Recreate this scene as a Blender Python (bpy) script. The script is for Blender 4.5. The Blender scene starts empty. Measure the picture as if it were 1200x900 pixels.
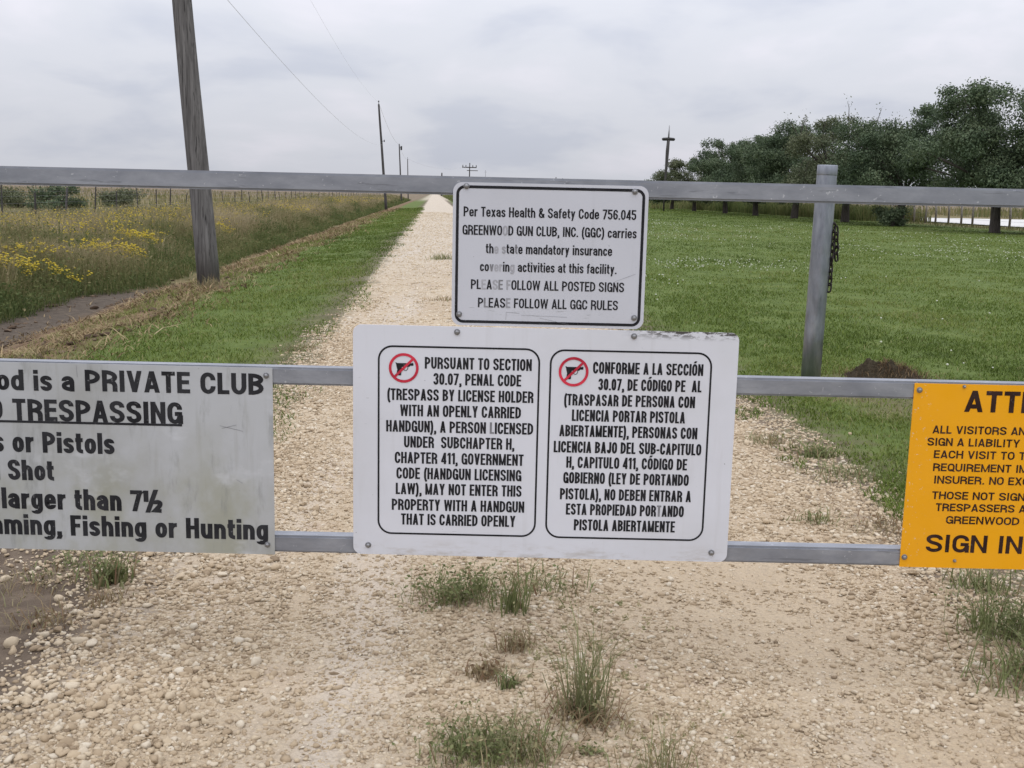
import bpy, bmesh, math, random
import numpy as np
from mathutils import Vector, Matrix, noise as mnoise

# ------------------------------------------------------------------ camera
S = bpy.context.scene
COL = S.collection
F_PX, PITCH, ROLL, CAM_H = 1300.0, math.radians(9.72), math.radians(1.3), 1.5
cam_data = bpy.data.cameras.new("camera")
cam = bpy.data.objects.new("camera", cam_data)
COL.objects.link(cam)
cam_data.sensor_width = 36.0
cam_data.lens = 36.0 * F_PX / 1200.0
cam_data.clip_start, cam_data.clip_end = 0.05, 9000.0
CAM_M = Matrix.Rotation(math.pi / 2 - PITCH, 3, 'X') @ Matrix.Rotation(ROLL, 3, 'Z')
cam.matrix_world = Matrix.Translation((0, 0, CAM_H)) @ CAM_M.to_4x4()
S.camera = cam

# ------------------------------------------------------------------ sky and sun (overcast)
SUN_EL, SUN_AZ = math.radians(58), math.radians(200)     # azimuth from +Y, clockwise: behind the camera, a little left
W = bpy.data.worlds.new("World")
S.world = W
W.use_nodes = True
wt = W.node_tree
bg = wt.nodes['Background']
bg.inputs['Strength'].default_value = 0.10
sky = wt.nodes.new('ShaderNodeTexSky')
sky.sky_type = 'NISHITA'
sky.sun_disc = False
sky.sun_elevation, sky.sun_rotation = SUN_EL, SUN_AZ
sky.dust_density = 3.0


def wn(kind, **kw):
    n = wt.nodes.new(kind)
    for k, v in kw.items():
        setattr(n, k, v)
    return n


def wmath(op, a, b=None, c=None):
    n = wn('ShaderNodeMath', operation=op)
    for i, v in enumerate((a, b, c)):
        if v is None:
            continue
        if isinstance(v, (int, float)):
            n.inputs[i].default_value = v
        else:
            wt.links.new(v, n.inputs[i])
    return n.outputs[0]


tc = wn('ShaderNodeTexCoord')
sx = wn('ShaderNodeSeparateXYZ')
wt.links.new(tc.outputs['Generated'], sx.inputs[0])
zc = wmath('MAXIMUM', sx.outputs['Z'], 0.0)
den = wmath('ADD', zc, 0.26)
cx = wmath('DIVIDE', sx.outputs['X'], den)
cy = wmath('DIVIDE', sx.outputs['Y'], den)
cv = wn('ShaderNodeCombineXYZ')
wt.links.new(cx, cv.inputs[0])
wt.links.new(cy, cv.inputs[1])
n1 = wn('ShaderNodeTexNoise')
n1.inputs['Scale'].default_value = 1.7
n1.inputs['Detail'].default_value = 5.0
n1.inputs['Roughness'].default_value = 0.5
n1.inputs['Distortion'].default_value = 0.25
wt.links.new(cv.outputs[0], n1.inputs['Vector'])
ramp = wn('ShaderNodeValToRGB')
ramp.color_ramp.interpolation = 'EASE'
ramp.color_ramp.elements[0].position, ramp.color_ramp.elements[0].color = 0.34, (5.35, 5.6, 6.4, 1)
ramp.color_ramp.elements[1].position, ramp.color_ramp.elements[1].color = 0.66, (7.05, 7.0, 7.65, 1)
e = ramp.color_ramp.elements.new(0.5)
e.color = (6.3, 6.45, 7.05, 1)
wt.links.new(n1.outputs['Fac'], ramp.inputs[0])
grad = wmath('MULTIPLY_ADD', zc, 2.35, 0.96)
cl = wn('ShaderNodeMix', data_type='RGBA', blend_type='MULTIPLY')
cl.inputs['Factor'].default_value = 1.0
wt.links.new(ramp.outputs[0], cl.inputs[6])
gc = wn('ShaderNodeCombineColor')
for i in range(3):
    wt.links.new(grad, gc.inputs[i])
wt.links.new(gc.outputs[0], cl.inputs[7])
mixs = wn('ShaderNodeMix', data_type='RGBA')
mixs.inputs['Factor'].default_value = 0.94
wt.links.new(sky.outputs[0], mixs.inputs[6])
wt.links.new(cl.outputs[2], mixs.inputs[7])
wt.links.new(mixs.outputs[2], bg.inputs['Color'])

sun_d = bpy.data.lights.new("sun", 'SUN')
sun_d.energy, sun_d.angle, sun_d.color = 0.7, math.radians(50), (1.0, 0.97, 0.93)
sun = bpy.data.objects.new("sun", sun_d)
COL.objects.link(sun)
sd = Vector((math.sin(SUN_AZ) * math.cos(SUN_EL), math.cos(SUN_AZ) * math.cos(SUN_EL), math.sin(SUN_EL)))
sun.rotation_euler = sd.to_track_quat('Z', 'Y').to_euler()
sun.location = sd * 30

S.view_settings.view_transform = 'Standard'
S.view_settings.look = 'None'
S.view_settings.exposure = 0.0
S.view_settings.gamma = 1.0
S.view_settings.use_curve_mapping = False
S.render.engine = 'CYCLES'
S.cycles.max_bounces = 6
S.cycles.use_denoising = True

# ------------------------------------------------------------------ helpers
K = 0.073            # the road runs at this slope to the left: u = X + K*Y is constant along it
RNG = np.random.default_rng(7)
random.seed(7)


def vnoise(x, y, seed=0):
    x = np.asarray(x, float); y = np.asarray(y, float)
    xi, yi = np.floor(x), np.floor(y)
    fx, fy = x - xi, y - yi
    fx, fy = fx * fx * (3 - 2 * fx), fy * fy * (3 - 2 * fy)

    def h(a, b):
        v = np.sin(a * 127.1 + b * 311.7 + seed * 74.7) * 43758.5453
        return v - np.floor(v)
    return (h(xi, yi) * (1 - fx) + h(xi + 1, yi) * fx) * (1 - fy) + (h(xi, yi + 1) * (1 - fx) + h(xi + 1, yi + 1) * fx) * fy


def fbm(x, y, seed=0, o=4):
    t, a, s = 0, 0.5, 0
    for i in range(o):
        t = t + a * vnoise(x, y, seed + i * 3.3); s += a; a *= .5
        x = np.asarray(x) * 2.03 + 5.1; y = np.asarray(y) * 2.03 + 1.7
    return t / s


PU = [-4000, -22, -14, -9.2, -7.3, -6.5, -5.3, -4.5, -3.7, -1.5, -1.15, -.5, .4, 1.2, 2.0, 2.6, 4000]
PZ = [0, 0, -.06, -.12, -.24, -.5, -.5, -.32, -.17, -.04, 0.0, -.02, .025, -.02, .0, -.02, 0]


def height(x, y):
    """ground height at world x, y"""
    x = np.asarray(x, float); y = np.asarray(y, float)
    u = x + K * y
    z = np.interp(u + (fbm(x * .35, y * .22, 3) - .5) * .5 * (u < -3), PU, PZ)
    amp = np.where((u > -1.1) & (u < 1.9), .03, np.where(u < -3.4, .10, .06))
    z = z + (fbm(x * 1.3, y * 1.3, 11) - .5) * amp
    z = z + (fbm(x * 9, y * 9, 17, 3) - .5) * .018
    return z


def H(x, y):
    return float(height(x, y))


def ray(px, py):
    return CAM_M @ Vector(((px - 600) / F_PX, (450 - py) / F_PX, -1.0))


def ground_at(px, py):
    """survey helper: the ground point seen at a photo pixel"""
    d = ray(px, py)
    z = 0.0
    for _ in range(12):
        t = (z - CAM_H) / d.z
        z = H(d.x * t, d.y * t)
    return Vector((d.x * t, d.y * t, z))


def on_plane(px, py, Y):
    d = ray(px, py)
    t = Y / d.y
    return Vector((d.x * t, Y, CAM_H + d.z * t))


def tag(o, label=None, cat=None, group=None, kind=None):
    for k, v in (('label', label), ('category', cat), ('group', group), ('kind', kind)):
        if v:
            o[k] = v
    return o


def link(name, me, mats=None, parent=None):
    o = bpy.data.objects.new(name, me)
    COL.objects.link(o)
    if mats:
        for m in (mats if isinstance(mats, (list, tuple)) else [mats]):
            me.materials.append(m)
    if parent:
        o.parent = parent
    return o


def empty(name, loc, label, cat, group=None):
    o = bpy.data.objects.new(name, None)
    o.empty_display_size = .1
    COL.objects.link(o)
    o.location = loc
    return tag(o, label, cat, group)


def from_bm(name, bm, mats=None, parent=None, smooth=False):
    me = bpy.data.meshes.new(name)
    bm.normal_update()
    bm.to_mesh(me)
    bm.free()
    if smooth:
        me.polygons.foreach_set('use_smooth', [True] * len(me.polygons))
    return link(name, me, mats, parent)


def from_np(name, verts, tris, mats=None, parent=None, attrs=None, smooth=False, matidx=None):
    me = bpy.data.meshes.new(name)
    nv, nt = len(verts), len(tris)
    k = tris.shape[1]
    me.vertices.add(nv)
    me.vertices.foreach_set('co', np.ascontiguousarray(verts, dtype=np.float32).ravel())
    me.loops.add(nt * k)
    me.loops.foreach_set('vertex_index', np.ascontiguousarray(tris, dtype=np.int32).ravel())
    me.polygons.add(nt)
    me.polygons.foreach_set('loop_start', np.arange(0, nt * k, k, dtype=np.int32))
    if matidx is not None:
        me.polygons.foreach_set('material_index', np.asarray(matidx, dtype=np.int32))
    for an, av in (attrs or {}).items():
        a = me.attributes.new(an, 'FLOAT', 'POINT')
        a.data.foreach_set('value', np.asarray(av, dtype=np.float32))
    me.update(calc_edges=True)
    if smooth:
        me.polygons.foreach_set('use_smooth', np.ones(nt, dtype=bool))
    return link(name, me, mats, parent)


# ------------------------------------------------------------------ node material kit
class Mat:
    def __init__(self, name, rough=.8, metal=0., spec=.3):
        self.m = bpy.data.materials.new(name)
        self.m.use_nodes = True
        self.t = self.m.node_tree
        self.b = self.t.nodes['Principled BSDF']
        self.b.inputs['Roughness'].default_value = rough
        self.b.inputs['Metallic'].default_value = metal
        self.b.inputs['Specular IOR Level'].default_value = spec

    def put(self, v, sock):
        if isinstance(v, bpy.types.NodeSocket):
            self.t.links.new(v, sock)
        else:
            if isinstance(v, tuple) and len(v) == 3 and sock.type == 'RGBA':
                v = (*v, 1)
            sock.default_value = v

    def node(self, k, **kw):
        n = self.t.nodes.new(k)
        for a, v in kw.items():
            setattr(n, a, v)
        return n

    def pos(self, obj=False):
        if obj:
            return self.node('ShaderNodeTexCoord').outputs['Object']
        return self.node('ShaderNodeNewGeometry').outputs['Position']

    def xyz(self, v):
        n = self.node('ShaderNodeSeparateXYZ')
        self.put(v, n.inputs[0])
        return n.outputs

    def vec(self, x, y, z):
        n = self.node('ShaderNodeCombineXYZ')
        for i, v in enumerate((x, y, z)):
            self.put(v, n.inputs[i])
        return n.outputs[0]

    def scale(self, v, s):
        n = self.node('ShaderNodeVectorMath', operation='MULTIPLY')
        self.put(v, n.inputs[0])
        n.inputs[1].default_value = s
        return n.outputs[0]

    def math(self, op, a, b=0., c=0., clamp=False):
        n = self.node('ShaderNodeMath', operation=op, use_clamp=clamp)
        for i, v in enumerate((a, b, c)):
            self.put(v, n.inputs[i])
        return n.outputs[0]

    def noise(self, v, scale, detail=4., rough=.55, dist=0.):
        n = self.node('ShaderNodeTexNoise')
        self.put(v, n.inputs['Vector'])
        n.inputs['Scale'].default_value = scale
        n.inputs['Detail'].default_value = detail
        n.inputs['Roughness'].default_value = rough
        n.inputs['Distortion'].default_value = dist
        return n.outputs['Fac']

    def voronoi(self, v, scale, feature='F1', out='Distance'):
        n = self.node('ShaderNodeTexVoronoi', feature=feature)
        self.put(v, n.inputs['Vector'])
        n.inputs['Scale'].default_value = scale
        return n.outputs[out]

    def ss(self, v, a, b, lo=0., hi=1.):
        n = self.node('ShaderNodeMapRange', interpolation_type='SMOOTHSTEP')
        self.put(v, n.inputs['Value'])
        n.inputs['From Min'].default_value = a
        n.inputs['From Max'].default_value = b
        n.inputs['To Min'].default_value = lo
        n.inputs['To Max'].default_value = hi
        return n.outputs['Result']

    def mix(self, f, a, b, blend='MIX'):
        n = self.node('ShaderNodeMix', data_type='RGBA', blend_type=blend)
        self.put(f, n.inputs['Factor'])
        self.put(a, n.inputs[6])
        self.put(b, n.inputs[7])
        return n.outputs[2]

    def attr(self, name):
        return self.node('ShaderNodeAttribute', attribute_name=name).outputs['Fac']

    def ramp(self, f, stops):
        n = self.node('ShaderNodeValToRGB')
        el = n.color_ramp.elements
        while len(el) < len(stops):
            el.new(.5)
        for e_, (p, c) in zip(el, stops):
            e_.position = p
            e_.color = (*c, 1)
        self.put(f, n.inputs[0])
        return n.outputs[0]

    def color(self, v):
        self.put(v, self.b.inputs['Base Color'])
        return self

    def rough(self, v):
        self.put(v, self.b.inputs['Roughness'])
        return self

    def bump(self, h, strength=.5, dist=.01):
        n = self.node('ShaderNodeBump')
        n.inputs['Strength'].default_value = strength
        n.inputs['Distance'].default_value = dist
        self.put(h, n.inputs['Height'])
        self.t.links.new(n.outputs[0], self.b.inputs['Normal'])
        return self


# ------------------------------------------------------------------ ground material (one blend across all zones)
def ground_material():
    M = Mat("ground_soil_grass_gravel", .95, 0, .15)
    p = M.pos()
    x, y, z = M.xyz(p)
    u = M.math('MULTIPLY_ADD', y, K, x)
    wob = M.math('MULTIPLY_ADD', M.noise(p, .9, 5, .6), .9, -.45)
    wob2 = M.math('MULTIPLY_ADD', M.noise(p, 5, 4, .6), .5, -.25)
    uw = M.math('ADD', M.math('ADD', u, wob), wob2)
    fine = M.noise(p, 38, 4, .65)
    med = M.noise(p, 6, 5, .6)
    big = M.noise(p, .55, 4, .55)
    long_ = M.noise(M.scale(p, (1.6, .12, 1)), 1.0, 4, .55)
    # gravel
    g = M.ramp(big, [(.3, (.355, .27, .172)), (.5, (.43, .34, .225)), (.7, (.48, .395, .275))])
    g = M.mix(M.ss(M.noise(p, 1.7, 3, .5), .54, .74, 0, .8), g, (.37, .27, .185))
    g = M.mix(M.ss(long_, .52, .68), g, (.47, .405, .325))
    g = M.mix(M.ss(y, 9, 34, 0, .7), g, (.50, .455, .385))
    v1 = M.voronoi(p, 70)
    v2 = M.voronoi(p, 150)
    g = M.mix(M.ss(v1, .45, .8, 0, .32), g, (.17, .13, .095))
    g = M.mix(M.math('MULTIPLY', fine, .5), g, (.47, .395, .31))
    # soil and dry stuff
    dirt = M.ramp(med, [(.3, (.075, .055, .040)), (.7, (.175, .135, .098))])
    straw = M.ramp(M.noise(M.scale(p, (1, .35, 1)), 4.5, 6, .7), [(.32, (.070, .040, .024)), (.5, (.15, .095, .055)), (.68, (.24, .18, .095))])
    mud = M.ramp(med, [(.3, (.060, .047, .036)), (.7, (.115, .092, .070))])
    lawn = M.ramp(M.noise(p, 2.2, 6, .65), [(.3, (.066, .092, .023)), (.52, (.098, .136, .030)), (.72, (.145, .165, .050))])
    lawn = M.mix(M.ss(M.noise(p, .16, 4, .5), .42, .7, 0, .55), lawn, (.11, .15, .042))
    lawn = M.mix(M.math('MULTIPLY', fine, .35), lawn, (.07, .09, .03))
    meadow = M.ramp(M.noise(M.scale(p, (1, .5, 1)), 1.1, 6, .6), [(.3, (.06, .07, .028)), (.5, (.15, .125, .06)), (.7, (.23, .18, .095))])
    field = M.ramp(M.noise(M.scale(p, (.3, .05, 1)), .6, 5, .6), [(.3, (.135, .105, .075)), (.55, (.19, .145, .105)), (.75, (.13, .135, .07))])
    # blend left to right
    c = M.mix(M.ss(u, -60, -34), meadow, field)          # far left is field
    c = M.mix(M.ss(u, -34, -60), meadow, field)
    c = M.mix(M.math('MULTIPLY', M.ss(uw, -7.4, -6.6), M.ss(y, 23, 20.5)), c, mud)
    c = M.mix(M.ss(uw, -5.5, -4.8), c, straw)
    c = M.mix(M.ss(uw, -3.95, -3.35), c, lawn)
    near = M.ss(y, 6.2, 4.6)
    c = M.mix(M.math('MULTIPLY', M.ss(uw, -2.9, -2.0), near), c, dirt)
    c = M.mix(M.ss(uw, -1.9, -1.15, 0, .7), c, dirt)
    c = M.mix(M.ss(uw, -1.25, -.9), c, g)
    # right side
    c = M.mix(M.ss(uw, 1.9, 2.2, 0, .9), c, dirt)
    c = M.mix(M.ss(M.math('ADD', uw, M.math('MULTIPLY_ADD', med, 1.2, -.6)), 2.2, 3.0), c, lawn)
    patch = M.math('MULTIPLY', M.ss(y, 10.2, 9.2), M.ss(y, 7.3, 8.3))
    patch = M.math('MULTIPLY', patch, M.ss(M.math('ADD', u, wob2), 3.0, 3.5))
    patch = M.math('MULTIPLY', patch, M.ss(M.math('ADD', u, wob), 4.6, 4.0))
    c = M.mix(M.math('MULTIPLY', patch, .55), c, (.15, .11, .075))
    c = M.mix(M.ss(u, 34, 38), c, meadow)
    c = M.mix(M.ss(u, 60, 90), c, field)
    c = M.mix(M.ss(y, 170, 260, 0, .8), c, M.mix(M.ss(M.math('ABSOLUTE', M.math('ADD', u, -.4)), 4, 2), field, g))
    M.color(c)
    hgt = M.math('ADD', M.math('MULTIPLY', v1, -.9), M.math('MULTIPLY', v2, -.5))
    hgt = M.math('ADD', hgt, M.math('MULTIPLY', fine, .7))
    M.bump(hgt, .55, .012)
    return M.m


GROUND = ground_material()


def ground_grid():
    us = np.concatenate([-np.geomspace(7.6, 4200, 60)[::-1], np.arange(-7.5, 4.5, .075), np.geomspace(4.55, 4200, 62)])
    vs = np.concatenate([np.linspace(-60, -4, 12), np.arange(-3, 2, .25), np.arange(2, 11, .07), np.geomspace(11.05, 5200, 230)])
    U, V = np.meshgrid(us, vs)
    X, Y = U - K * V, V
    # keep the far sheet straight: past 400 m the road slope no longer matters
    Z = height(X, Y)
    verts = np.stack([X.ravel(), Y.ravel(), Z.ravel()], 1)
    n = len(us)
    i, j = np.meshgrid(np.arange(len(vs) - 1), np.arange(n - 1), indexing='ij')
    a = (i * n + j).ravel()
    quads = np.stack([a, a + 1, a + n + 1, a + n], 1)
    cu = (us[j.ravel()] + us[j.ravel() + 1]) / 2
    cv_ = (vs[i.ravel()] + vs[i.ravel() + 1]) / 2
    wob = (fbm(cu * 1.4, cv_ * 1.0, 5) - .5) * .5
    zone = np.full(len(quads), 3)                                    # field
    w = cu + wob
    zone[(w > -1.05) & (w < 2.05) & (cv_ < 900)] = 0                  # road
    zone[(w <= -1.05) & (w > -3.6) & (cv_ < 900)] = 1                 # left verge
    zone[(w >= 2.05) & (w < 34) & (cv_ < 170)] = 2                   # right lawn
    zone[(w <= -3.6) & (w > -4.9) & (cv_ < 900)] = 4                 # bank
    zone[(w <= -4.9) & (w > -6.9) & (cv_ < 22) & (cv_ > -4)] = 5                 # ditch
    for zi, nm in ((0, 'gravel_road'), (1, 'verge'), (2, 'lawn'), (3, 'ground'), (4, 'ditch_bank'), (5, 'ditch')):
        q = quads[zone == zi]
        used, inv = np.unique(q, return_inverse=True)
        o = from_np(nm, verts[used], inv.reshape(q.shape), GROUND, smooth=True)
        tag(o, kind='structure')


ground_grid()

# pale caliche yard beyond the right-hand fence
cal = Mat("pale_caliche", .95, 0, .1)
cp = cal.pos()
cal.color(cal.ramp(cal.noise(cp, .5, 5), [(.3, (.46, .45, .43)), (.7, (.58, .57, .55))]))
bm = bmesh.new()
pts = []
for uu, vv in [(39.5, 40), (40.2, 60), (39.6, 80), (40.4, 100), (41, 112), (62, 116), (64, 90), (61, 60), (60, 40)]:
    pts.append(bm.verts.new((uu - K * vv, vv, .07)))
bm.faces.new(pts)
tag(from_bm('side_road', bm, cal.m), kind='structure')

# ------------------------------------------------------------------ scatter kits
ICO = {}
for sub in (1, 2):
    b_ = bmesh.new()
    bmesh.ops.create_icosphere(b_, subdivisions=sub, radius=1)
    b_.verts.ensure_lookup_table()
    ICO[sub] = (np.array([v.co[:] for v in b_.verts]), np.array([[v.index for v in f.verts] for f in b_.faces]))
    b_.free()


def rot_z(a):
    c, s = np.cos(a), np.sin(a)
    R = np.zeros((len(a), 3, 3))
    R[:, 0, 0] = c; R[:, 0, 1] = -s; R[:, 1, 0] = s; R[:, 1, 1] = c; R[:, 2, 2] = 1
    return R


def rot_x(a):
    c, s = np.cos(a), np.sin(a)
    R = np.zeros((len(a), 3, 3))
    R[:, 0, 0] = 1; R[:, 1, 1] = c; R[:, 1, 2] = -s; R[:, 2, 1] = s; R[:, 2, 2] = c
    return R


def stone_shape(sub, rng):
    v, f = ICO[sub]
    v = v.copy()
    for _ in range(4 if sub == 1 else 9):    # knock flats off: crushed rock
        d = rng.normal(size=3); d /= np.linalg.norm(d)
        h = v @ d
        lim = rng.uniform(.42, .75)
        v -= np.outer(np.clip(h - lim, 0, None), d) * .9
    v *= 1 + rng.normal(size=(len(v), 1)) * (.16 if sub == 1 else .055)
    return v, f


def scatter_stones(x, y, r, sub=1, sink=.25, rng=RNG, variants=8):
    V, T, A, base = [], [], [], 0
    z = height(x, y)
    which = rng.integers(0, variants, len(x))
    for k in range(variants):
        sh, f = stone_shape(sub, rng)
        m = which == k
        n = m.sum()
        if not n:
            continue
        sc = np.stack([rng.uniform(.8, 1.35, n), rng.uniform(.7, 1.1, n), rng.uniform(.45, .8, n)], 1) * r[m][:, None]
        vv = sh[None] * sc[:, None, :]
        R = rot_z(rng.uniform(0, 6.28, n)) @ rot_x(rng.normal(0, .35, n))
        vv = np.einsum('nij,nkj->nki', R, vv)
        vv += np.stack([x[m], y[m], z[m] + r[m] * sink], 1)[:, None, :]
        V.append(vv.reshape(-1, 3))
        T.append((f[None] + (np.arange(n) * len(sh))[:, None, None] + base).reshape(-1, 3))
        A.append(np.repeat(rng.uniform(0, 1, n), len(sh)))
        base += n * len(sh)
    return np.concatenate(V), np.concatenate(T), np.concatenate(A)


rock = Mat("limestone", .95, 0, .12)
rp = rock.pos()
rt = rock.attr('tint')
rc = rock.ramp(rt, [(0, (.17, .125, .08)), (.06, (.32, .245, .16)), (.45, (.44, .35, .235)), (.8, (.53, .445, .32)), (1, (.62, .56, .45))])
rc = rock.mix(rock.math('MULTIPLY', rock.noise(rp, 60, 4, .6), .45), rc, (.36, .275, .195))
rock.color(rc)
rock.bump(rock.noise(rp, 140, 4, .7), .45, .004)
ROCK = rock.m


def gravel():
    r_ = np.random.default_rng(21)
    # compacted chips in the near road
    n = 260000
    v = 2.3 * (12.5 / 2.3) ** r_.uniform(0, 1, n)
    u = r_.uniform(-1.4, 2.55, n)
    dens = fbm(u * 2.2, v * 1.6, 9)
    edge = np.clip(np.minimum(u + 1.4, 2.6 - u) / .5, 0, 1)
    rut = np.exp(-((u + .25) / .34) ** 2) * .5 + np.exp(-((u - 1.2) / .36) ** 2) * .6
    keep = r_.uniform(0, 1, n) < np.clip(.50 + 1.5 * (dens - .40) - rut * .35, .10, 1) * (.15 + .85 * edge)
    u, v, rut = u[keep], v[keep], rut[keep]
    r = .0022 + r_.gamma(2.0, .0020, len(u)) * (1.15 - .6 * rut)
    r = np.where(r_.uniform(0, 1, len(u)) < .012 * (1 - rut), r_.uniform(.010, .020, len(u)), np.clip(r, .0025, .013)) * (1 + .05 * (v - 2.5))
    a = scatter_stones(u - K * v, v, r, 1, .10, r_, 14)
    # looser, larger stones thrown to both edges
    n = 7500
    v = 2.4 * (16 / 2.4) ** r_.uniform(0, 1, n)
    side = r_.uniform(0, 1, n) < .5
    u = np.where(side, -.92 + r_.normal(0, .2, n), 2.0 + r_.normal(0, .26, n))
    r = np.clip(r_.gamma(2.4, .0032, n) + .0045, .005, .022)
    keep = vnoise(u * 3, v * 2.4, 44) > .30
    b = scatter_stones((u - K * v)[keep], v[keep], r[keep], 2, .3, r_, 14)
    # pale stones spilled on the dark dirt at the left
    n = 6000
    v = r_.uniform(2.7, 5.4, n)
    u = -1.15 - r_.gamma(1.4, .36, n)
    keep = vnoise(u * 4, v * 3, 45) > .42
    d = scatter_stones((u - K * v)[keep], v[keep], np.clip(r_.gamma(1.6, .0028, n) + .002, .002, .018)[keep], 2, .35, r_, 14)
    # far road: coarser so that it still reads
    n = 26000
    v = 12 * (85 / 12) ** r_.uniform(0, 1, n)
    u = r_.uniform(-1.1, 2.3, n)
    r = np.clip(r_.gamma(3, .003, n) + .004, .004, .03) * (1 + .012 * v)
    c = scatter_stones(u - K * v, v, r, 1, .0, r_)
    c = (c[0], c[1], np.clip(.35 + .75 * c[2], 0, 1))
    V, T, A, base = [], [], [], 0
    for vv, tt, aa in (a, b, d, c):
        V.append(vv); T.append(tt + base); A.append(aa); base += len(vv)
    o = from_np('gravel', np.concatenate(V), np.concatenate(T), ROCK, attrs={'tint': np.concatenate(A)})
    tag(o, 'loose pale limestone gravel covering the driveway and its edges', 'gravel', kind='stuff')
    # bits of dry grass and twig blown over the gravel
    n = 2600
    v = 2.4 * (9 / 2.4) ** r_.uniform(0, 1, n)
    u = r_.uniform(-2.6, 2.6, n)
    keep = (vnoise(u * 1.5, v * 1.5, 61) > .45) & ((u < -1.05) | (r_.uniform(0, 1, n) < .3))
    u, v = u[keep], v[keep]
    k = len(u)
    V, T = blades(u - K * v, v, r_.uniform(.006, .016, k), r_.uniform(.0015, .003, k), r_.uniform(2, 6, k), r_, z=height(u - K * v, v) + .006, curl=.1)
    o = from_np('straw_litter', V, T, STRAW, attrs={'tint': np.repeat(r_.uniform(0, .8, k), 5)})
    tag(o, 'thin scraps of dry stem and twig lying on the gravel', 'litter', kind='stuff')



def blades(x, y, h, w, lean, rng, z=None, curl=.5):
    """grass blades: five vertices, three triangles each"""
    n = len(x)
    if z is None:
        z = height(x, y) - .008
    a = rng.uniform(0, 2 * np.pi, n)
    b = rng.uniform(0, 2 * np.pi, n)
    wd = np.stack([np.cos(a), np.sin(a), np.zeros(n)], 1) * (w / 2)[:, None]
    ld = np.stack([np.cos(b), np.sin(b), np.zeros(n)], 1)
    p = np.stack([x, y, z], 1)
    lx = lean * h
    mid = p + ld * (lx * .28)[:, None] + np.stack([0 * h, 0 * h, h * .58], 1)
    tip = p + ld * lx[:, None] + np.stack([0 * h, 0 * h, h * (1 - curl * np.clip(lean, 0, 1) * .5)], 1)
    V = np.stack([p - wd, p + wd, mid - wd * .8, mid + wd * .8, tip], 1).reshape(-1, 3)
    T = np.array([[0, 1, 3], [0, 3, 2], [2, 3, 4]])
    T = (T[None] + (np.arange(n) * 5)[:, None, None]).reshape(-1, 3)
    return V, T


def leaf_quads(c, nrm, size, rng):
    n = len(c)
    t = rng.normal(size=(n, 3))
    a = np.cross(nrm, t)
    a /= np.linalg.norm(a, axis=1, keepdims=True) + 1e-9
    b = np.cross(nrm, a)
    s = size[:, None]
    V = np.stack([c - a * s, c + b * s * .55, c + a * s, c - b * s * .55], 1).reshape(-1, 3)
    T = (np.array([[0, 1, 2], [0, 2, 3]])[None] + (np.arange(n) * 4)[:, None, None]).reshape(-1, 3)
    return V, T


def leaf_mat(name, stops, rough=.7, trans=.25):
    M = Mat(name, rough, 0, .12)
    c = M.ramp(M.attr('tint'), stops)
    M.color(c)
    # thin leaves let some light through
    tr = M.node('ShaderNodeBsdfTranslucent')
    M.put(c, tr.inputs['Color'])
    mx = M.node('ShaderNodeMixShader')
    mx.inputs[0].default_value = trans
    out = M.t.nodes['Material Output']
    M.t.links.new(M.b.outputs[0], mx.inputs[1])
    M.t.links.new(tr.outputs[0], mx.inputs[2])
    M.t.links.new(mx.outputs[0], out.inputs['Surface'])
    return M.m


LAWN = leaf_mat("lawn_blades", [(0, (.066, .096, .021)), (.45, (.106, .152, .029)), (.75, (.165, .198, .048)), (.9, (.185, .195, .07)), (1, (.27, .235, .115))])
MEADOW = leaf_mat("meadow_stalks", [(0, (.065, .092, .030)), (.25, (.115, .138, .048)), (.45, (.175, .165, .072)), (.7, (.26, .215, .115)), (1, (.36, .30, .19))])
STRAW = leaf_mat("dry_straw", [(0, (.075, .046, .028)), (.4, (.21, .145, .078)), (.8, (.34, .265, .15)), (1, (.44, .36, .22))], trans=.1)


gravel()


def clods():
    r_ = np.random.default_rng(35)
    n = 5200
    v = 8 * (24 / 8) ** r_.uniform(0, 1, n)
    u = np.where(r_.uniform(0, 1, n) < .45, -5.7 + r_.normal(0, .55, n), -4.4 + r_.normal(0, .45, n))
    keep = vnoise((u - K * v) * 1.7, v * 1.1, 71) > .5
    u, v = u[keep], v[keep]
    V, T, A = scatter_stones(u - K * v, v, np.clip(r_.gamma(2.0, .011, len(u)), .006, .07), 2, .1, r_)
    m = Mat("ditch_soil", .98, 0, .05)
    m.color(m.ramp(m.attr('tint'), [(0, (.05, .034, .024)), (.6, (.11, .078, .054)), (1, (.17, .125, .088))]))
    m.bump(m.noise(m.pos(), 60, 4, .7), .6, .01)
    o = from_np('dirt_clods', V, T, m.m, attrs={'tint': A})
    tag(o, 'crumbled brown soil clods along the ditch and its bank', 'soil', kind='stuff')


clods()


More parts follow.
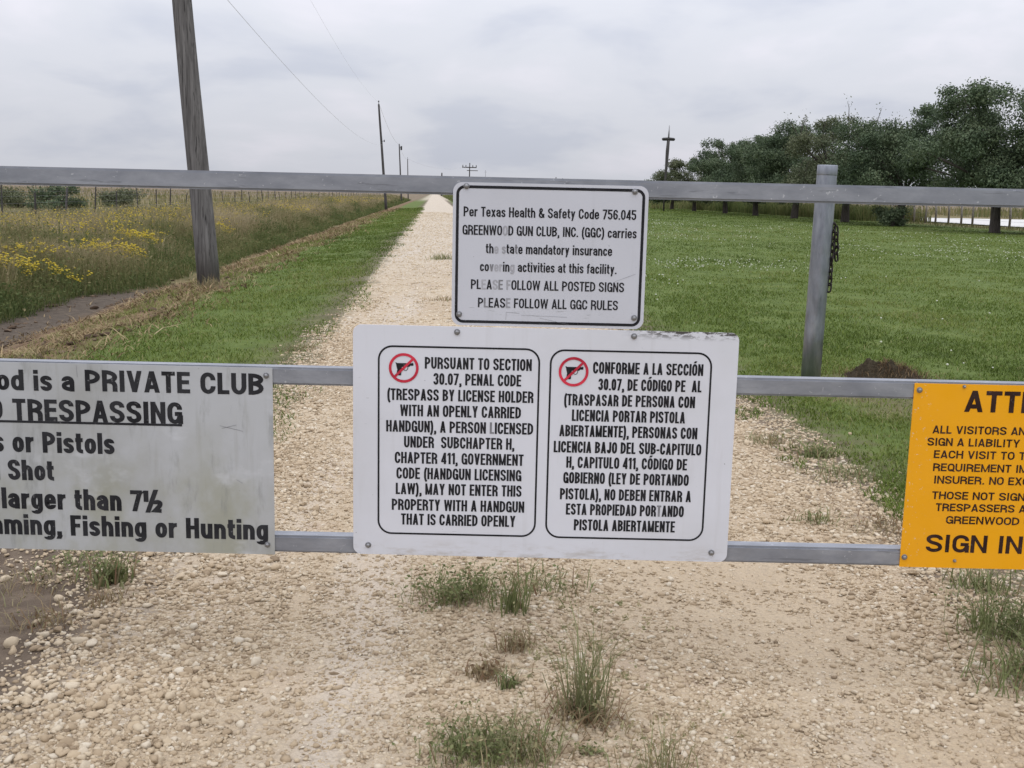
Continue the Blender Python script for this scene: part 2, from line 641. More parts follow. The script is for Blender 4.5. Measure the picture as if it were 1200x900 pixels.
def lawn_blades(name, label, n, u0, u1, v0, v1, seed, hh=(.022, .055), wedge=None, dry=0.):
    r_ = np.random.default_rng(seed)
    v = v0 * (v1 / v0) ** r_.uniform(0, 1, n)
    u = r_.uniform(0, 1, n)
    if wedge:
        hi = np.minimum(u1, v * (wedge + K) + .8)
        u = u0 + u * np.maximum(hi - u0, .05)
    else:
        u = u0 + u * (u1 - u0)
    x, y = u - K * v, v
    clump = fbm(x * 1.5, y * 1.0, seed + 1)
    wob = (fbm(x * .9, y * .6, 5) - .5) * .9 + ((fbm(x * 2.6, y * 2.2, 6) - .5) * 1.1 if wedge else 0)
    ok = (u + wob > u0 + .25) & (u + wob < u1 - .1)
    # bare patches by the road edge and by the mound
    ok &= ~((np.abs(v - 8.75) < .95) & (u > 3.1) & (u < 4.5) & (r_.uniform(0, 1, n) < .5))
    ok &= r_.uniform(0, 1, n) < np.clip(.25 + 1.9 * (clump - .2), .1, 1) * np.clip(.25 + .75 * np.minimum(np.abs(u + wob - u0), np.abs(u1 - u - wob)) / (1.1 if wedge else .7), 0, 1)
    x, y, v, clump = x[ok], y[ok], v[ok], clump[ok]
    k = len(x)
    h = r_.uniform(*hh, k) * (.7 + .8 * clump) * (1 + .004 * v)
    w = r_.uniform(.003, .0055, k) * (1 + v / 11)
    V, T = blades(x, y, h, w, r_.uniform(.3, 1.8, k), r_)
    tint = np.clip(.43 + (fbm(x * .35, y * .22, 31) - .5) * .9 + (fbm(x * .06, y * .035, 37) - .5) * .9 + .06 * np.sin((x + K * y) * 2.1) + r_.normal(0, .16, k) + dry, 0, 1)
    tint = np.where(r_.uniform(0, 1, k) < .025, r_.uniform(.85, 1, k), tint)
    o = from_np(name, V, T, LAWN, attrs={'tint': np.repeat(tint, 5)})
    tag(o, label, 'grass', kind='stuff')


lawn_blades('verge_grass', 'short mown green grass strip left of the gravel driveway', 100000, -3.75, -.8, 5.2, 110, 101)
lawn_blades('bank_grass', 'thin yellowish grass between the green strip and the raked dry bank', 26000, -5.0, -3.35, 7.5, 90, 107, hh=(.03, .09), dry=.38)
lawn_blades('lawn_grass', 'mown green lawn right of the gravel driveway', 300000, 2.05, 34, 5.0, 150, 103, wedge=.50)


lawn_blades('lawn_grass', 'short ragged grass beside the right end of the gate', 50000, 2.0, 6.0, 2.2, 6.0, 109, wedge=2.0)


def clover():
    r_ = np.random.default_rng(55)
    n = 26000
    v = 7.5 * (75 / 7.5) ** r_.uniform(0, 1, n)
    u = 2.6 + r_.uniform(0, 1, n) * np.maximum(v * (.50 + K) - 2.4, .05)
    x, y = u - K * v, v
    d = fbm(x * .22, y * .12, 77)
    far = np.clip((v - 14) / 26, 0, 1)
    ok = r_.uniform(0, 1, n) < np.clip((d - .52 + .10 * far) * 3.4, 0.008, .9) * (.22 + .5 * far) * (fbm(x * 1.1, y * .5, 79) > .5)
    x, y = x[ok], y[ok]
    r = r_.uniform(.007, .012, len(x)) * (1 + y / 60)
    s, f = ICO[1]
    z = height(x, y) + r_.uniform(.05, .10, len(x))
    V = (s[None] * (r[:, None] * np.array([[1, 1, .85]]))[:, None, :] + np.stack([x, y, z], 1)[:, None, :]).reshape(-1, 3)
    T = (f[None] + (np.arange(len(x)) * len(s))[:, None, None]).reshape(-1, 3)
    m = Mat("clover_flower", .8)
    m.color(m.ramp(m.noise(m.pos(), 50, 2), [(.3, (.42, .44, .33)), (.7, (.58, .58, .48))]))
    o = from_np('clover_flowers', V, T, m.m, smooth=True)
    tag(o, 'small white clover flowers sprinkled over the mown lawn', 'flowers', kind='stuff')


clover()


def meadow():
    r_ = np.random.default_rng(66)
    n = 260000
    v = 11 * (260 / 11) ** r_.uniform(0, 1, n)
    far = np.clip((v - 19.5) / 3, 0, 1)
    e0 = -6.0 + .75 * far
    g = r_.gamma(1.5, 2.9, n)
    u = e0 - g
    x, y = u - K * v, v
    wob = (fbm(x * .8, y * .5, 8) - .5) * 1.1
    ok = (u + wob < e0 - .1) & (u > -40)
    u, v, x, y, e0 = u[ok], v[ok], x[ok], y[ok], e0[ok]
    k = len(x)
    cl = fbm(x * .75, y * .5, 15)
    forb = fbm(x * .9, y * .6, 27)
    nb = 420                                           # taller bunches stand out of the rest
    bi = r_.integers(0, k, nb)
    bx, by = np.repeat(x[bi], 70) + r_.normal(0, .16, nb * 70), np.repeat(y[bi], 70) + r_.normal(0, .18, nb * 70)
    bh = np.repeat(r_.uniform(.55, 1.05, nb), 70)
    bl = np.repeat(r_.uniform(-.3, .28, nb), 70)
    bok = (bx + K * by < np.interp(by, [19.5, 22.5], [-6.6, -5.8])) & (bx + K * by > -13.5)
    bx, by, bh, bl = bx[bok], by[bok], bh[bok], bl[bok]
    x, y = np.concatenate([x, bx]), np.concatenate([y, by])
    u, v = x + K * y, y
    e0 = np.concatenate([e0, np.full(len(bx), -5.9)])
    extra = np.concatenate([np.zeros(k), bh])
    shift = np.concatenate([np.zeros(k), bl])
    k = len(x)
    cl = fbm(x * .75, y * .5, 15)
    forb = fbm(x * .9, y * .6, 27)
    edge = np.clip((e0 - u) / 2.2, 0, 1)          # low green forbs at the ditch, taller tan grass behind
    h = (.24 + .50 * edge * np.clip(2.6 * cl - .4, .3, 1.6) + .22 * np.clip(forb - .5, 0, 1)) * r_.uniform(.35, 1.2, k)
    h = np.where(u < -13.7, h * .5, h)
    h = np.where(extra > 0, extra * r_.uniform(.4, 1.1, k), h)
    w = r_.uniform(.003, .007, k) * (1 + v / 26)
    V, T = blades(x, y, h, w, r_.uniform(.05, 1.1, k) ** 1.0, r_)
    green = np.clip((forb - .46) * 3.5, 0, 1)
    tint = np.clip(.16 + .84 * edge * (.45 + .8 * fbm(x * .3, y * .16, 25)) - .55 * green * edge + shift + r_.normal(0, .14, k), 0, 1)
    tint = np.where(u < -14, tint * .6, tint)
    A = [np.repeat(tint, 5)]
    # leaves that thicken the forbs, dark and green low down by the ditch
    m = 150000
    i = r_.choice(k, m, p=(.25 + green + (1 - edge)) / (.25 + green + (1 - edge)).sum())
    t = r_.uniform(.1, .95, m)
    C = np.stack([x[i], y[i], height(x[i], y[i]) + h[i] * t], 1) + r_.normal(0, .05, (m, 3)) * np.array([1, 1, .4])
    N = r_.normal(size=(m, 3)); N /= np.linalg.norm(N, axis=1, keepdims=True)
    v2, t2 = leaf_quads(C, N, r_.uniform(.010, .026, m) * (1 + y[i] / 60), r_)
    T = np.concatenate([T, t2 + len(V)]); V = np.concatenate([V, v2])
    A.append(np.repeat(np.clip(tint[i] - .08 + r_.normal(0, .08, m), 0, 1), 4))
    o = from_np('tall_grass', V, T, MEADOW, attrs={'tint': np.concatenate(A)})
    tag(o, 'rough tall tan and green grass between the ditch and the wire fence', 'grass', kind='stuff')
    # scattered yellow heads
    m = 15000
    v = 12 * (170 / 12) ** r_.uniform(0, 1, m)
    u = -7.1 - r_.gamma(1.5, 2.2, m)
    x, y = u - K * v, v
    ok = (fbm(x * .45, y * .25, 91) > .50) & (u > -14)
    x, y = x[ok], y[ok]
    s, f = ICO[1]
    r = r_.uniform(.008, .019, len(x)) * (1 + y / 60)
    z = height(x, y) + r_.uniform(.3, .72, len(x))
    V = (s[None] * (r[:, None] * np.array([[1, 1, .6]]))[:, None, :] + np.stack([x, y, z], 1)[:, None, :]).reshape(-1, 3)
    T = (f[None] + (np.arange(len(x)) * len(s))[:, None, None]).reshape(-1, 3)
    o = from_np('meadow_flowers', V, T, YELLOW, smooth=True)
    tag(o, 'loose sprinkling of small yellow flowers in the rough grass', 'flowers', kind='stuff')


ym = Mat("yellow_petals", .7)
ym.color(ym.ramp(ym.noise(ym.pos(), 30, 2), [(.3, (.42, .31, .02)), (.7, (.58, .46, .05))]))
YELLOW = ym.m
meadow()


def straw():
    r_ = np.random.default_rng(88)
    n = 52000
    v = 7.5 * (110 / 7.5) ** r_.uniform(0, 1, n)
    u = -4.25 + r_.normal(0, .52, n)
    x, y = u - K * v, v
    cl = fbm(x * 2.2, y * .7, 19)
    ok = cl > .47
    x, y, v, cl = x[ok], y[ok], v[ok], cl[ok]
    k = len(x)
    h = r_.uniform(.02, .07, k) * (.5 + cl) * np.where(r_.uniform(0, 1, k) < .1, 2.4, 1)
    V, T = blades(x, y, h, r_.uniform(.005, .009, k) * (1 + v / 12), r_.uniform(1.0, 3.2, k), r_, curl=.2)
    tint = np.clip(.02 + .85 * fbm(x * 1.3, y * .5, 23) + r_.normal(0, .18, k), 0, 1)
    o = from_np('cut_straw', V, T, STRAW, attrs={'tint': np.repeat(tint, 5)})
    tag(o, 'dry brown cut grass raked along the ditch bank', 'straw', kind='stuff')


straw()


def far_scrub():
    r_ = np.random.default_rng(99)
    V, T, A, base = [], [], [], 0
    # pale rank grass behind the oak row, brown scrub at the horizon
    for (n, u0, u1, v0, v1, h0, h1, wd, t0, t1) in ((30000, 34.5, 40, 90, 190, .8, 1.7, .05, .12, .52), (9000, 64, 110, 50, 180, .9, 1.7, .12, .3, .65),
                                                   (14000, -150, -22, 70, 420, .35, .8, .10, .35, .75), (16000, 3, 36, 150, 420, .5, 1.0, .12, .15, .5),
                                                   (2500, 34.2, 38.5, 50, 90, .1, .3, .03, .1, .5)):
        v = v0 * (v1 / v0) ** r_.uniform(0, 1, n)
        u = r_.uniform(u0, u1, n)
        x, y = u - K * v, v
        h = r_.uniform(h0, h1, n) * (.6 + .7 * fbm(x * .3, y * .2, 40))
        vv, tt = blades(x, y, h, wd * r_.uniform(.6, 1.3, n), r_.uniform(.05, .5, n), r_)
        V.append(vv); T.append(tt + base); base += len(vv)
        A.append(np.repeat(np.clip(r_.uniform(t0, t1, n) + (fbm(x * .1, y * .06, 50) - .5) * .5, 0, 1), 5))
    o = from_np('rank_grass', np.concatenate(V), np.concatenate(T), MEADOW, attrs={'tint': np.concatenate(A)})
    tag(o, 'far rank grass and scrub beyond the oaks and the fences', 'grass', kind='stuff')


far_scrub()

# ------------------------------------------------------------------ tubes and wooden materials
def tube(bm, pts, radii, sides=10, cap=True):
    rings = []
    pts = [Vector(p) for p in pts]
    ref = None
    for i, p in enumerate(pts):
        d = (pts[min(i + 1, len(pts) - 1)] - pts[max(i - 1, 0)]).normalized()
        if ref is None:
            ref = d.orthogonal().normalized()
        a = (ref - d * ref.dot(d)).normalized()
        ref = a
        b = d.cross(a)
        rings.append([bm.verts.new(p + (a * math.cos(t) + b * math.sin(t)) * radii[i]) for t in [2 * math.pi * k / sides for k in range(sides)]])
    for r0, r1 in zip(rings, rings[1:]):
        for k in range(sides):
            bm.faces.new((r0[k], r0[(k + 1) % sides], r1[(k + 1) % sides], r1[k]))
    if cap:
        bm.faces.new(rings[0][::-1])
        bm.faces.new(rings[-1])
    return rings


def box(bm, c, s, rot=None, bevel=0.):
    m = Matrix.Translation(Vector(c)) @ (rot.to_4x4() if rot else Matrix.Identity(4)) @ Matrix.Diagonal((*s, 1))
    g = bmesh.ops.create_cube(bm, size=1, matrix=m)
    if bevel:
        es = list({e_ for v in g['verts'] for e_ in v.link_edges})
        bmesh.ops.bevel(bm, geom=es, offset=bevel, segments=2, affect='EDGES')
    return g['verts']


def wood_mat(name, c0, c1, c2):
    M = Mat(name, .9, 0, .15)
    p = M.pos(True)
    gr = M.noise(M.scale(p, (14, 14, .7)), 1.6, 6, .65, .4)
    st = M.noise(M.scale(p, (30, 30, .9)), 2.0, 3, .5)
    c = M.ramp(gr, [(.3, c0), (.5, c1), (.7, c2)])
    c = M.mix(M.ss(st, .60, .68), c, (c0[0] * .3, c0[1] * .3, c0[2] * .3))
    M.color(c)
    M.bump(M.math('ADD', gr, M.math('MULTIPLY', st, -.8)), .6, .012)
    return M.m


POLE_WOOD = wood_mat("weathered_pole_wood", (.075, .070, .068), (.125, .118, .115), (.20, .19, .185))
FAR_WOOD = wood_mat("dark_pole_wood", (.045, .042, .042), (.07, .066, .064), (.11, .10, .10))
POST_WOOD = wood_mat("grey_fence_wood", (.10, .09, .075), (.19, .17, .145), (.28, .26, .23))
BARK = wood_mat("oak_bark", (.035, .03, .026), (.07, .06, .052), (.115, .10, .09))

steel = Mat("dull_steel_hardware", .5, .7)
steel.color(steel.ramp(steel.noise(steel.pos(True), 40, 4), [(.3, (.16, .16, .165)), (.7, (.30, .30, .31))]))
STEEL = steel.m
dk = Mat("dark_hardware", .6, .3)
dk.color(dk.ramp(dk.noise(dk.pos(True), 30, 4), [(.3, (.02, .02, .02)), (.7, (.05, .047, .045))]))
DARK = dk.m

# ------------------------------------------------------------------ utility poles along the drive
POLES = []


def utility_pole(px, Y, tall, lean_x, r0, label, mat, extras=(), base=None):
    if base is None:
        p = on_plane(px, 240, Y)
        x = p.x
        # slide along the ray until the column stands on the ground at this depth
        for _ in range(6):
            gy = (H(x, Y) - CAM_H)
            # photo row of the ground at (x, Y)
            v = CAM_M.transposed() @ Vector((x, Y, gy))
            py = 450 - F_PX * v.y / -v.z
            x = on_plane(px, py, Y).x
    else:
        x = base[0]
    z = H(x, Y) - .05
    root = empty('utility_pole', (x, Y, z), label, 'pole', 'wooden utility poles along the driveway')
    bm = bmesh.new()
    n = 12
    pts = [(lean_x * tall * i / n + .03 * math.sin(i * 1.1) * r0, .02 * math.sin(i * .8) * r0, tall * i / n) for i in range(n + 1)]
    tube(bm, pts, [r0 * (1 - .38 * i / n) for i in range(n + 1)], 14)
    from_bm('shaft', bm, mat, root, True)
    top = Vector((lean_x * tall, 0, tall))
    for e_ in extras:
        bm = bmesh.new()
        if e_ == 'insulator':
            tube(bm, [top, top + Vector((0, 0, .22))], [.03, .02], 8)
            tube(bm, [top + Vector((0, 0, .2)), top + Vector((0, 0, .27)), top + Vector((0, 0, .36))], [.05, .07, .03], 10)
            from_bm('insulator', bm, DARK, root, True)
        if e_ == 'bracket':
            h = tall * .655
            q = Vector((lean_x * h, 0, h))
            tube(bm, [q, q + Vector((.32, -.05, .05))], [.025, .025], 6)
            tube(bm, [q + Vector((.30, -.05, -.06)), q + Vector((.30, -.05, .16))], [.05, .04], 8)
            from_bm('bracket', bm, DARK, root, True)
        if e_ == 'side_box':
            q = Vector((lean_x * tall * .93, 0, tall * .93))
            box(bm, q + Vector((.35, 0, 0)), (.3, .25, .7), None, .03)
            tube(bm, [q, q + Vector((.35, 0, .1))], [.03, .03], 6)
            from_bm('fuse_cutout', bm, DARK, root)
    POLES.append((root, x, Y, z, tall, lean_x))
    return root


utility_pole(245.5, 19.3, 10.2, -.072, .195, 'thick grey leaning wooden pole standing on the ditch bank close behind the gate', POLE_WOOD)
utility_pole(452.6, 112, 10.3, -.075, .15, 'dark leaning pole, tallest of those down the driveway behind the top rail', FAR_WOOD, ('insulator', 'bracket'))
utility_pole(470.5, 203, 10.4, -.045, .16, 'thinner dark pole just right of the tall leaning far pole', FAR_WOOD, ('side_box',))
utility_pole(478.3, 296, 10.4, -.02, .16, 'small far pole, third of the three leaning ones down the driveway', FAR_WOOD, ('insulator',))
utility_pole(517.5, 470, 9.6, 0, .42, 'short grey pole stub showing above the rail right of the road end', FAR_WOOD)
# pole with transformers
tp = utility_pole(549.5, 330, 10.2, .01, .22, 'far pole with crossarms and a transformer box above the top sign', FAR_WOOD)
bm = bmesh.new()
box(bm, (0, -.2, 8.9), (4.2, .22, .28)); box(bm, (.9, -.2, 8.0), (3.2, .22, .2))
from_bm('crossarm', bm, FAR_WOOD, tp)
for k in (-1.9, -1.0, 1.0, 2.0):
    bm = bmesh.new()
    tube(bm, [(k, -.2, 9.0), (k, -.2, 9.6)], [.13, .1], 8)
    from_bm('insulator', bm, DARK, tp, True)
bm = bmesh.new()
box(bm, (-.2, -.5, 5.6), (3.6, 1.0, 1.3), None, .08)
from_bm('transformer_box', bm, DARK, tp)
# far H-frame just over the rail
hp = empty('power_pole_frame', (0, 0, 0), 'tiny far cluster of short poles peeking over the rail above the top sign', 'pole')
p = on_plane(656, 232, 620)
hp.location = (p.x, 620, 0)
for k, hh in ((-2.4, 11.2), (-.6, 9.8), (1.2, 10.6), (3.0, 10.2)):
    bm = bmesh.new()
    tube(bm, [(k, 0, 0), (k, 0, hh)], [.3, .22], 8)
    from_bm('pole', bm, FAR_WOOD, hp, True)
bm = bmesh.new()
box(bm, (1.6, -.3, 10.1), (4.2, .3, .35))
from_bm('crossarm', bm, FAR_WOOD, hp)
# thin mast
ap = empty('antenna_mast', (0, 0, 0), 'hair-thin far mast right of the transformer pole', 'mast')
p = on_plane(568.5, 230, 480)
ap.location = (p.x, 480, 0)
bm = bmesh.new()
tube(bm, [(0, 0, 0), (0, 0, 11.2)], [.16, .09], 8)
tube(bm, [(-.5, 0, 10.4), (.5, 0, 10.4)], [.05, .05], 6)
from_bm('mast', bm, STEEL, ap, True)


def power_line(a, b, sag, r, label, parent_mat):
    a, b = Vector(a), Vector(b)
    bm = bmesh.new()
    n = 40
    tube(bm, [a.lerp(b, t / n) - Vector((0, 0, sag * 4 * (t / n) * (1 - t / n))) for t in range(n + 1)], [r] * (n + 1), 6)
    o = from_bm('power_line', bm, parent_mat, None, True)
    return tag(o, label, 'wire', 'power lines along the driveway')


lm = Mat("aluminium_wire", .5, .3)
lm.color(lm.ramp(lm.noise(lm.pos(), 2, 2), [(.4, (.5, .5, .53)), (.6, (.6, .6, .63))]))
WIRE = lm.m


def pole_pt(i, h, dx=0.):
    root, x, Y, z, tall, lean = POLES[i]
    return (x + lean * h + dx, Y, z + h)


power_line(pole_pt(0, 5.65, .1), pole_pt(1, 6.45, .2), .98, .0045, 'lower sagging wire running from the near pole to the tall far pole', WIRE)
power_line(pole_pt(0, 9.4), pole_pt(1, 10.5), .9, .003, 'upper faint wire running from the near pole to the far pole top', WIRE)
power_line(pole_pt(1, 10.5), pole_pt(2, 10.3), .8, .012, 'wire running between the two dark leaning far poles', WIRE)
power_line(pole_pt(2, 10.3), pole_pt(3, 10.4), .8, .014, 'wire running between the two smallest leaning far poles', WIRE)
power_line(pole_pt(3, 10.4), pole_pt(5, 9.3), 1.6, .02, 'drooping far wire reaching the transformer pole', WIRE)

# light mast on the lawn, right
mp = empty('lamp_mast', (0, 0, 0), 'slim dark mast with a short crossbar standing left of the oak row', 'mast')
p = ground_at(777.5, 247.3)
mp.location = (p.x, p.y, H(p.x, p.y))
bm = bmesh.new()
tube(bm, [(0, 0, 0), (.03, 0, 3.2), (.10, 0, 4.8), (.14, 0, 6.6), (.20, 0, 7.8)], [.10, .10, .16, .20, .17], 10)
from_bm('shaft', bm, FAR_WOOD, mp, True)
bm = bmesh.new()
tube(bm, [(.20, 0, 7.7), (.22, 0, 8.6), (.24, 0, 9.4)], [.10, .08, .035], 8)
from_bm('spike', bm, STEEL, mp, True)
bm = bmesh.new()
tube(bm, [(-.50, 0, 7.85), (-.40, 0, 7.9), (.20, 0, 7.93), (.8, 0, 7.9), (.90, 0, 7.85)], [.12, .17, .19, .17, .12], 10)
from_bm('crossbar', bm, DARK, mp, True)

# ------------------------------------------------------------------ fences
def left_fence():
    U0 = -14.2
    f = empty('wire_fence', (U0 - K * 35, 35, H(U0 - K * 35, 35)), 'wire fence on thin dark posts behind the flowery rough grass', 'fence')
    o = f.location.copy()
    r_ = random.Random(5)
    v = 26.5
    prev = []
    bm = bmesh.new()
    b_ = bmesh.new()
    tube(b_, [(0, 0, -.2), (0, 0, .7), (0, 0, 1.42)], [.034, .032, .028], 6)
    me = bpy.data.meshes.new('post')
    b_.to_mesh(me)
    b_.free()
    me.materials.append(FAR_WOOD)
    tops = []
    n = 0
    while v < 300:
        x = U0 - K * v
        p = bpy.data.objects.new('post', me)
        COL.objects.link(p)
        p.parent = f
        p.location = Vector((x, v, H(x, v))) - o
        p.scale = (r_.uniform(.8, 1.4),) * 2 + (r_.uniform(.85, 1.08),)
        p.rotation_euler = (r_.gauss(0, .03), r_.gauss(0, .05) + (.2 if n == 5 else 0), r_.uniform(0, 3))
        tops.append(Vector((x, v, H(x, v))) - o)
        v += r_.uniform(2.9, 4.2) if v < 120 else r_.uniform(5, 8)
        n += 1
    for hh in (.35, .62, .88, 1.12, 1.28):
        bm = bmesh.new()
        tube(bm, [t + Vector((.03, 0, hh)) for t in tops], [.0028 + .00005 * (t.y + 35) for t in tops], 4)
        from_bm('wire', bm, STEEL, f)


left_fence()


def right_fence():
    U0 = 37.9
    f = empty('post_fence', (U0 - K * 60, 60, 0), 'grey wooden post fence in front of the pale side road behind the oaks', 'fence')
    o = f.location.copy()
    tops = []
    r_ = random.Random(3)
    for px in (1235, 1206, 1177, 1155, 1134, 1121, 1106, 1091, 1079, 1066, 1054, 1040, 1025, 1012):
        v = U0 / ((px - 600 - 5) / F_PX + K)
        x = U0 - K * v
        bm = bmesh.new()
        hh = r_.uniform(1.45, 1.75)
        tube(bm, [(0, 0, -.2), (r_.gauss(0, .02), 0, hh * .6), (r_.gauss(0, .05), 0, hh)], [.085, .08, .075], 8)
        b = from_bm('post', bm, POST_WOOD, f, True)
        b.location = Vector((x, v, H(x, v))) - o
        tops.append(Vector((x, v, H(x, v))) - o)
    for hh in (.45, .8, 1.15):
        bm = bmesh.new()
        tube(bm, [t + Vector((-.09, 0, hh)) for t in tops], [.007] * len(tops), 4)
        from_bm('wire', bm, STEEL, f)


right_fence()

# ------------------------------------------------------------------ trees
OAK = [leaf_mat("oak_leaves", [(0, (.050, .074, .042)), (.5, (.090, .122, .068)), (1, (.155, .182, .105))], .6, .15),
       leaf_mat("olive_leaves", [(0, (.066, .082, .046)), (.5, (.112, .126, .070)), (1, (.17, .178, .106))], .6, .2)]


def oak(px, v, tall, R, seed, label, kind=0, lobes=34, per=420, twigs=0, trunk_r=.26, lean=0., low=.17):
    u = v * ((px - 600 - 5) / F_PX + K)
    x, y = u - K * v, v
    root = empty('oak_tree', (x, y, H(x, y) - .05), label, 'tree', 'row of oaks along the right edge of the lawn')
    rng = np.random.default_rng(seed)
    # crown lobes on an uneven dome
    cen, rad = [], []
    lobes = int(lobes * 2.3)
    for i in range(lobes):
        th = rng.uniform(0, 2 * np.pi)
        zf = .95 * rng.uniform(0, 1) ** 1.1
        prof = math.sqrt(max(.06, 1 - (max(zf - .30, 0) / .76) ** 2)) * (.82 + .18 * min(zf / .30, 1))
        rr = R * prof * math.sqrt(rng.uniform(.05, .95))
        lr = R * rng.uniform(.13, .26) * (1 - .3 * zf)
        z = tall * (low + .06) + (tall * (1 - low) - lr * 1.4) * zf + rng.normal(0, .15)
        cen.append((rr * math.cos(th) + lean * z, rr * math.sin(th), z))
        rad.append(lr)
    for i in range(7):                                   # a solid heart so that limbs stay hidden among leaves
        th = i * 2.4
        cen.append((R * .33 * math.cos(th), R * .33 * math.sin(th), tall * (.36 + .04 * i)))
        rad.append(R * .27)
    cen, rad = np.array(cen), np.array(rad)
    dist = np.linalg.norm(cen[:, None] - cen[None], axis=2) / (rad[:, None] + rad[None]) + np.eye(len(cen)) * 9
    near = np.sort(dist, axis=1)[:, :3]
    ok = (near[:, 0] < .80) & (near[:, 2] < 1.10)        # no lobe floats free of the crown
    cen, rad = cen[ok], rad[ok]
    lobes = len(cen)
    bm = bmesh.new()
    tz = tall * .27
    fork = Vector((lean * tz + rng.normal(0, .08), rng.normal(0, .08), tz))
    tube(bm, [(0, 0, -.1), (.02, 0, .12), (fork.x * .5, fork.y * .5 + .05, tz * .55), fork], [trunk_r * 1.5, trunk_r * 1.1, trunk_r * .9, trunk_r * .8], 10)
    for i in rng.choice(lobes, size=min(lobes, 16), replace=False):
        c = Vector(cen[i])
        m = fork.lerp(c, .5) + Vector((rng.normal(0, .2), rng.normal(0, .2), rng.uniform(-.1, .5)))
        tube(bm, [fork - Vector((0, 0, .1)), m, c], [trunk_r * .42, trunk_r * .24, .03], 6)
    tw = []
    for _ in range(twigs):
        i = rng.integers(0, lobes)
        c = Vector(cen[i])
        d = Vector((rng.normal(0, .5), rng.normal(0, .5), rng.uniform(.7, 1.3))).normalized() * rng.uniform(.8, 1.7)
        c0 = c
        c = c + Vector((0, 0, rad[i] * .6))
        tube(bm, [fork, c0, c + d * .5 + Vector((rng.normal(0, .1), 0, 0)), c + d], [.05, .035, .022, .010], 5)
        tw.append(c + d); tw.append(c + d * .6)
    from_bm('trunk', bm, BARK, root, True)
    C, N = [], []
    for c, r in zip(cen, rad):
        n = int(per * 2.8 * (r / (R * .28)) ** 1.6)
        d = rng.normal(size=(n, 3))
        d /= np.linalg.norm(d, axis=1, keepdims=True)
        rr = r * (rng.uniform(.2, 1, n) ** .5) * rng.uniform(.6, 1.3, n)
        pts = c + d * rr[:, None] * np.array([1.05, 1.05, .72])
        keep = fbm(pts[:, 0] * 1.6 + pts[:, 2] * .9, pts[:, 1] * 1.6 + pts[:, 2] * 1.3, seed, 3) > .36
        C.append(pts[keep]); N.append((d + rng.normal(0, .7, (n, 3)))[keep])
    if tw:
        tw = np.array(tw)
        for _ in range(7):
            C.append(tw + rng.normal(0, .22, tw.shape)); N.append(rng.normal(size=tw.shape))
    C, N = np.concatenate(C), np.concatenate(N)
    ok = C[:, 2] > tall * low * .72 + .25 * np.sin(C[:, 0] * 2.1 + seed) * .8
    C, N = C[ok], N[ok]
    N /= np.linalg.norm(N, axis=1, keepdims=True) + 1e-9
    s = rng.uniform(.035, .08, len(C)) * (1 + v / 260)
    V, T = leaf_quads(C, N, s, rng)
    tint = np.clip(.45 + (fbm(C[:, 0] * .9, C[:, 1] * .9 + C[:, 2] * .8, seed + 9) - .5) * 1.1 + rng.normal(0, .16, len(C)), 0, 1)
    from_np('crown', V, T, OAK[kind], root, {'tint': np.repeat(tint, 4)})
    return root


oak(1160, 61.6, 8.7, 5.1, 1, 'tallest and nearest dark oak, in front of the pale side road', 0, 50, 560, trunk_r=.27, lean=.02)
oak(1262, 58, 8.3, 5.4, 2, 'dark oak cut off by the right edge of the photo', 0, 46, 520, trunk_r=.27)
oak(1050, 74, 8.1, 5.2, 3, 'dark oak with a bushy shrub against its trunk', 0, 48, 540, trunk_r=.24)
oak(986, 84, 8.2, 4.9, 4, 'thin-topped olive oak directly behind the galvanised post', 1, 48, 430, twigs=34, trunk_r=.30, lean=.01)
oak(927, 95.5, 8.7, 5.1, 5, 'oak with a leaning trunk just left of the galvanised post', 0, 46, 500, trunk_r=.30, lean=.03)
oak(882, 107, 7.9, 4.9, 6, 'dark bluish oak, third tree left of the galvanised post', 0, 42, 460, trunk_r=.27)
oak(847, 118, 8.2, 5.2, 7, 'round-topped dark oak in the middle of the far half of the row', 0, 42, 460, trunk_r=.27)
oak(811, 132, 6.6, 4.8, 8, 'low pale-edged oak, second from the far end of the row', 1, 34, 380, trunk_r=.24)
oak(785, 146, 5.6, 4.2, 9, 'smallest far oak at the end of the row beside the mast', 0, 36, 340, trunk_r=.24)


def shrub(x, y, R, tall, seed, label, kind=0, group=None, n=4200, z=None):
    root = empty('shrub', (x, y, H(x, y)), label, 'shrub', group)
    rng = np.random.default_rng(seed)
    bm = bmesh.new()
    C, N = [], []
    for i in range(11):
        th = rng.uniform(0, 6.28)
        r = R * math.sqrt(rng.uniform(0, 1.0))
        c = np.array([r * math.cos(th), r * math.sin(th), tall * rng.uniform(.12, .72)])
        lr = R * rng.uniform(.3, .48)
        tube(bm, [(0, 0, -.05), tuple(c * np.array([.4, .4, .6])), tuple(c)], [.05, .03, .012], 5)
        m = n // 11
        d = rng.normal(size=(m, 3))
        d /= np.linalg.norm(d, axis=1, keepdims=True)
        C.append(c + d * (lr * rng.uniform(.1, 1, m) ** .5 * rng.uniform(.5, 1.5, m))[:, None] * np.array([1.25, 1.25, .75]))
        N.append(d + rng.normal(0, .8, (m, 3)))
    C, N = np.concatenate(C), np.concatenate(N)
    ok = C[:, 2] > .02
    C, N = C[ok], N[ok]
    N /= np.linalg.norm(N, axis=1, keepdims=True)
    V, T = leaf_quads(C, N, rng.uniform(.04, .09, len(C)), rng)
    from_bm('stems', bm, BARK, root)
    from_np('foliage', V, T, OAK[kind], root, {'tint': np.repeat(rng.uniform(.1, .9, len(C)), 4)})
    return root


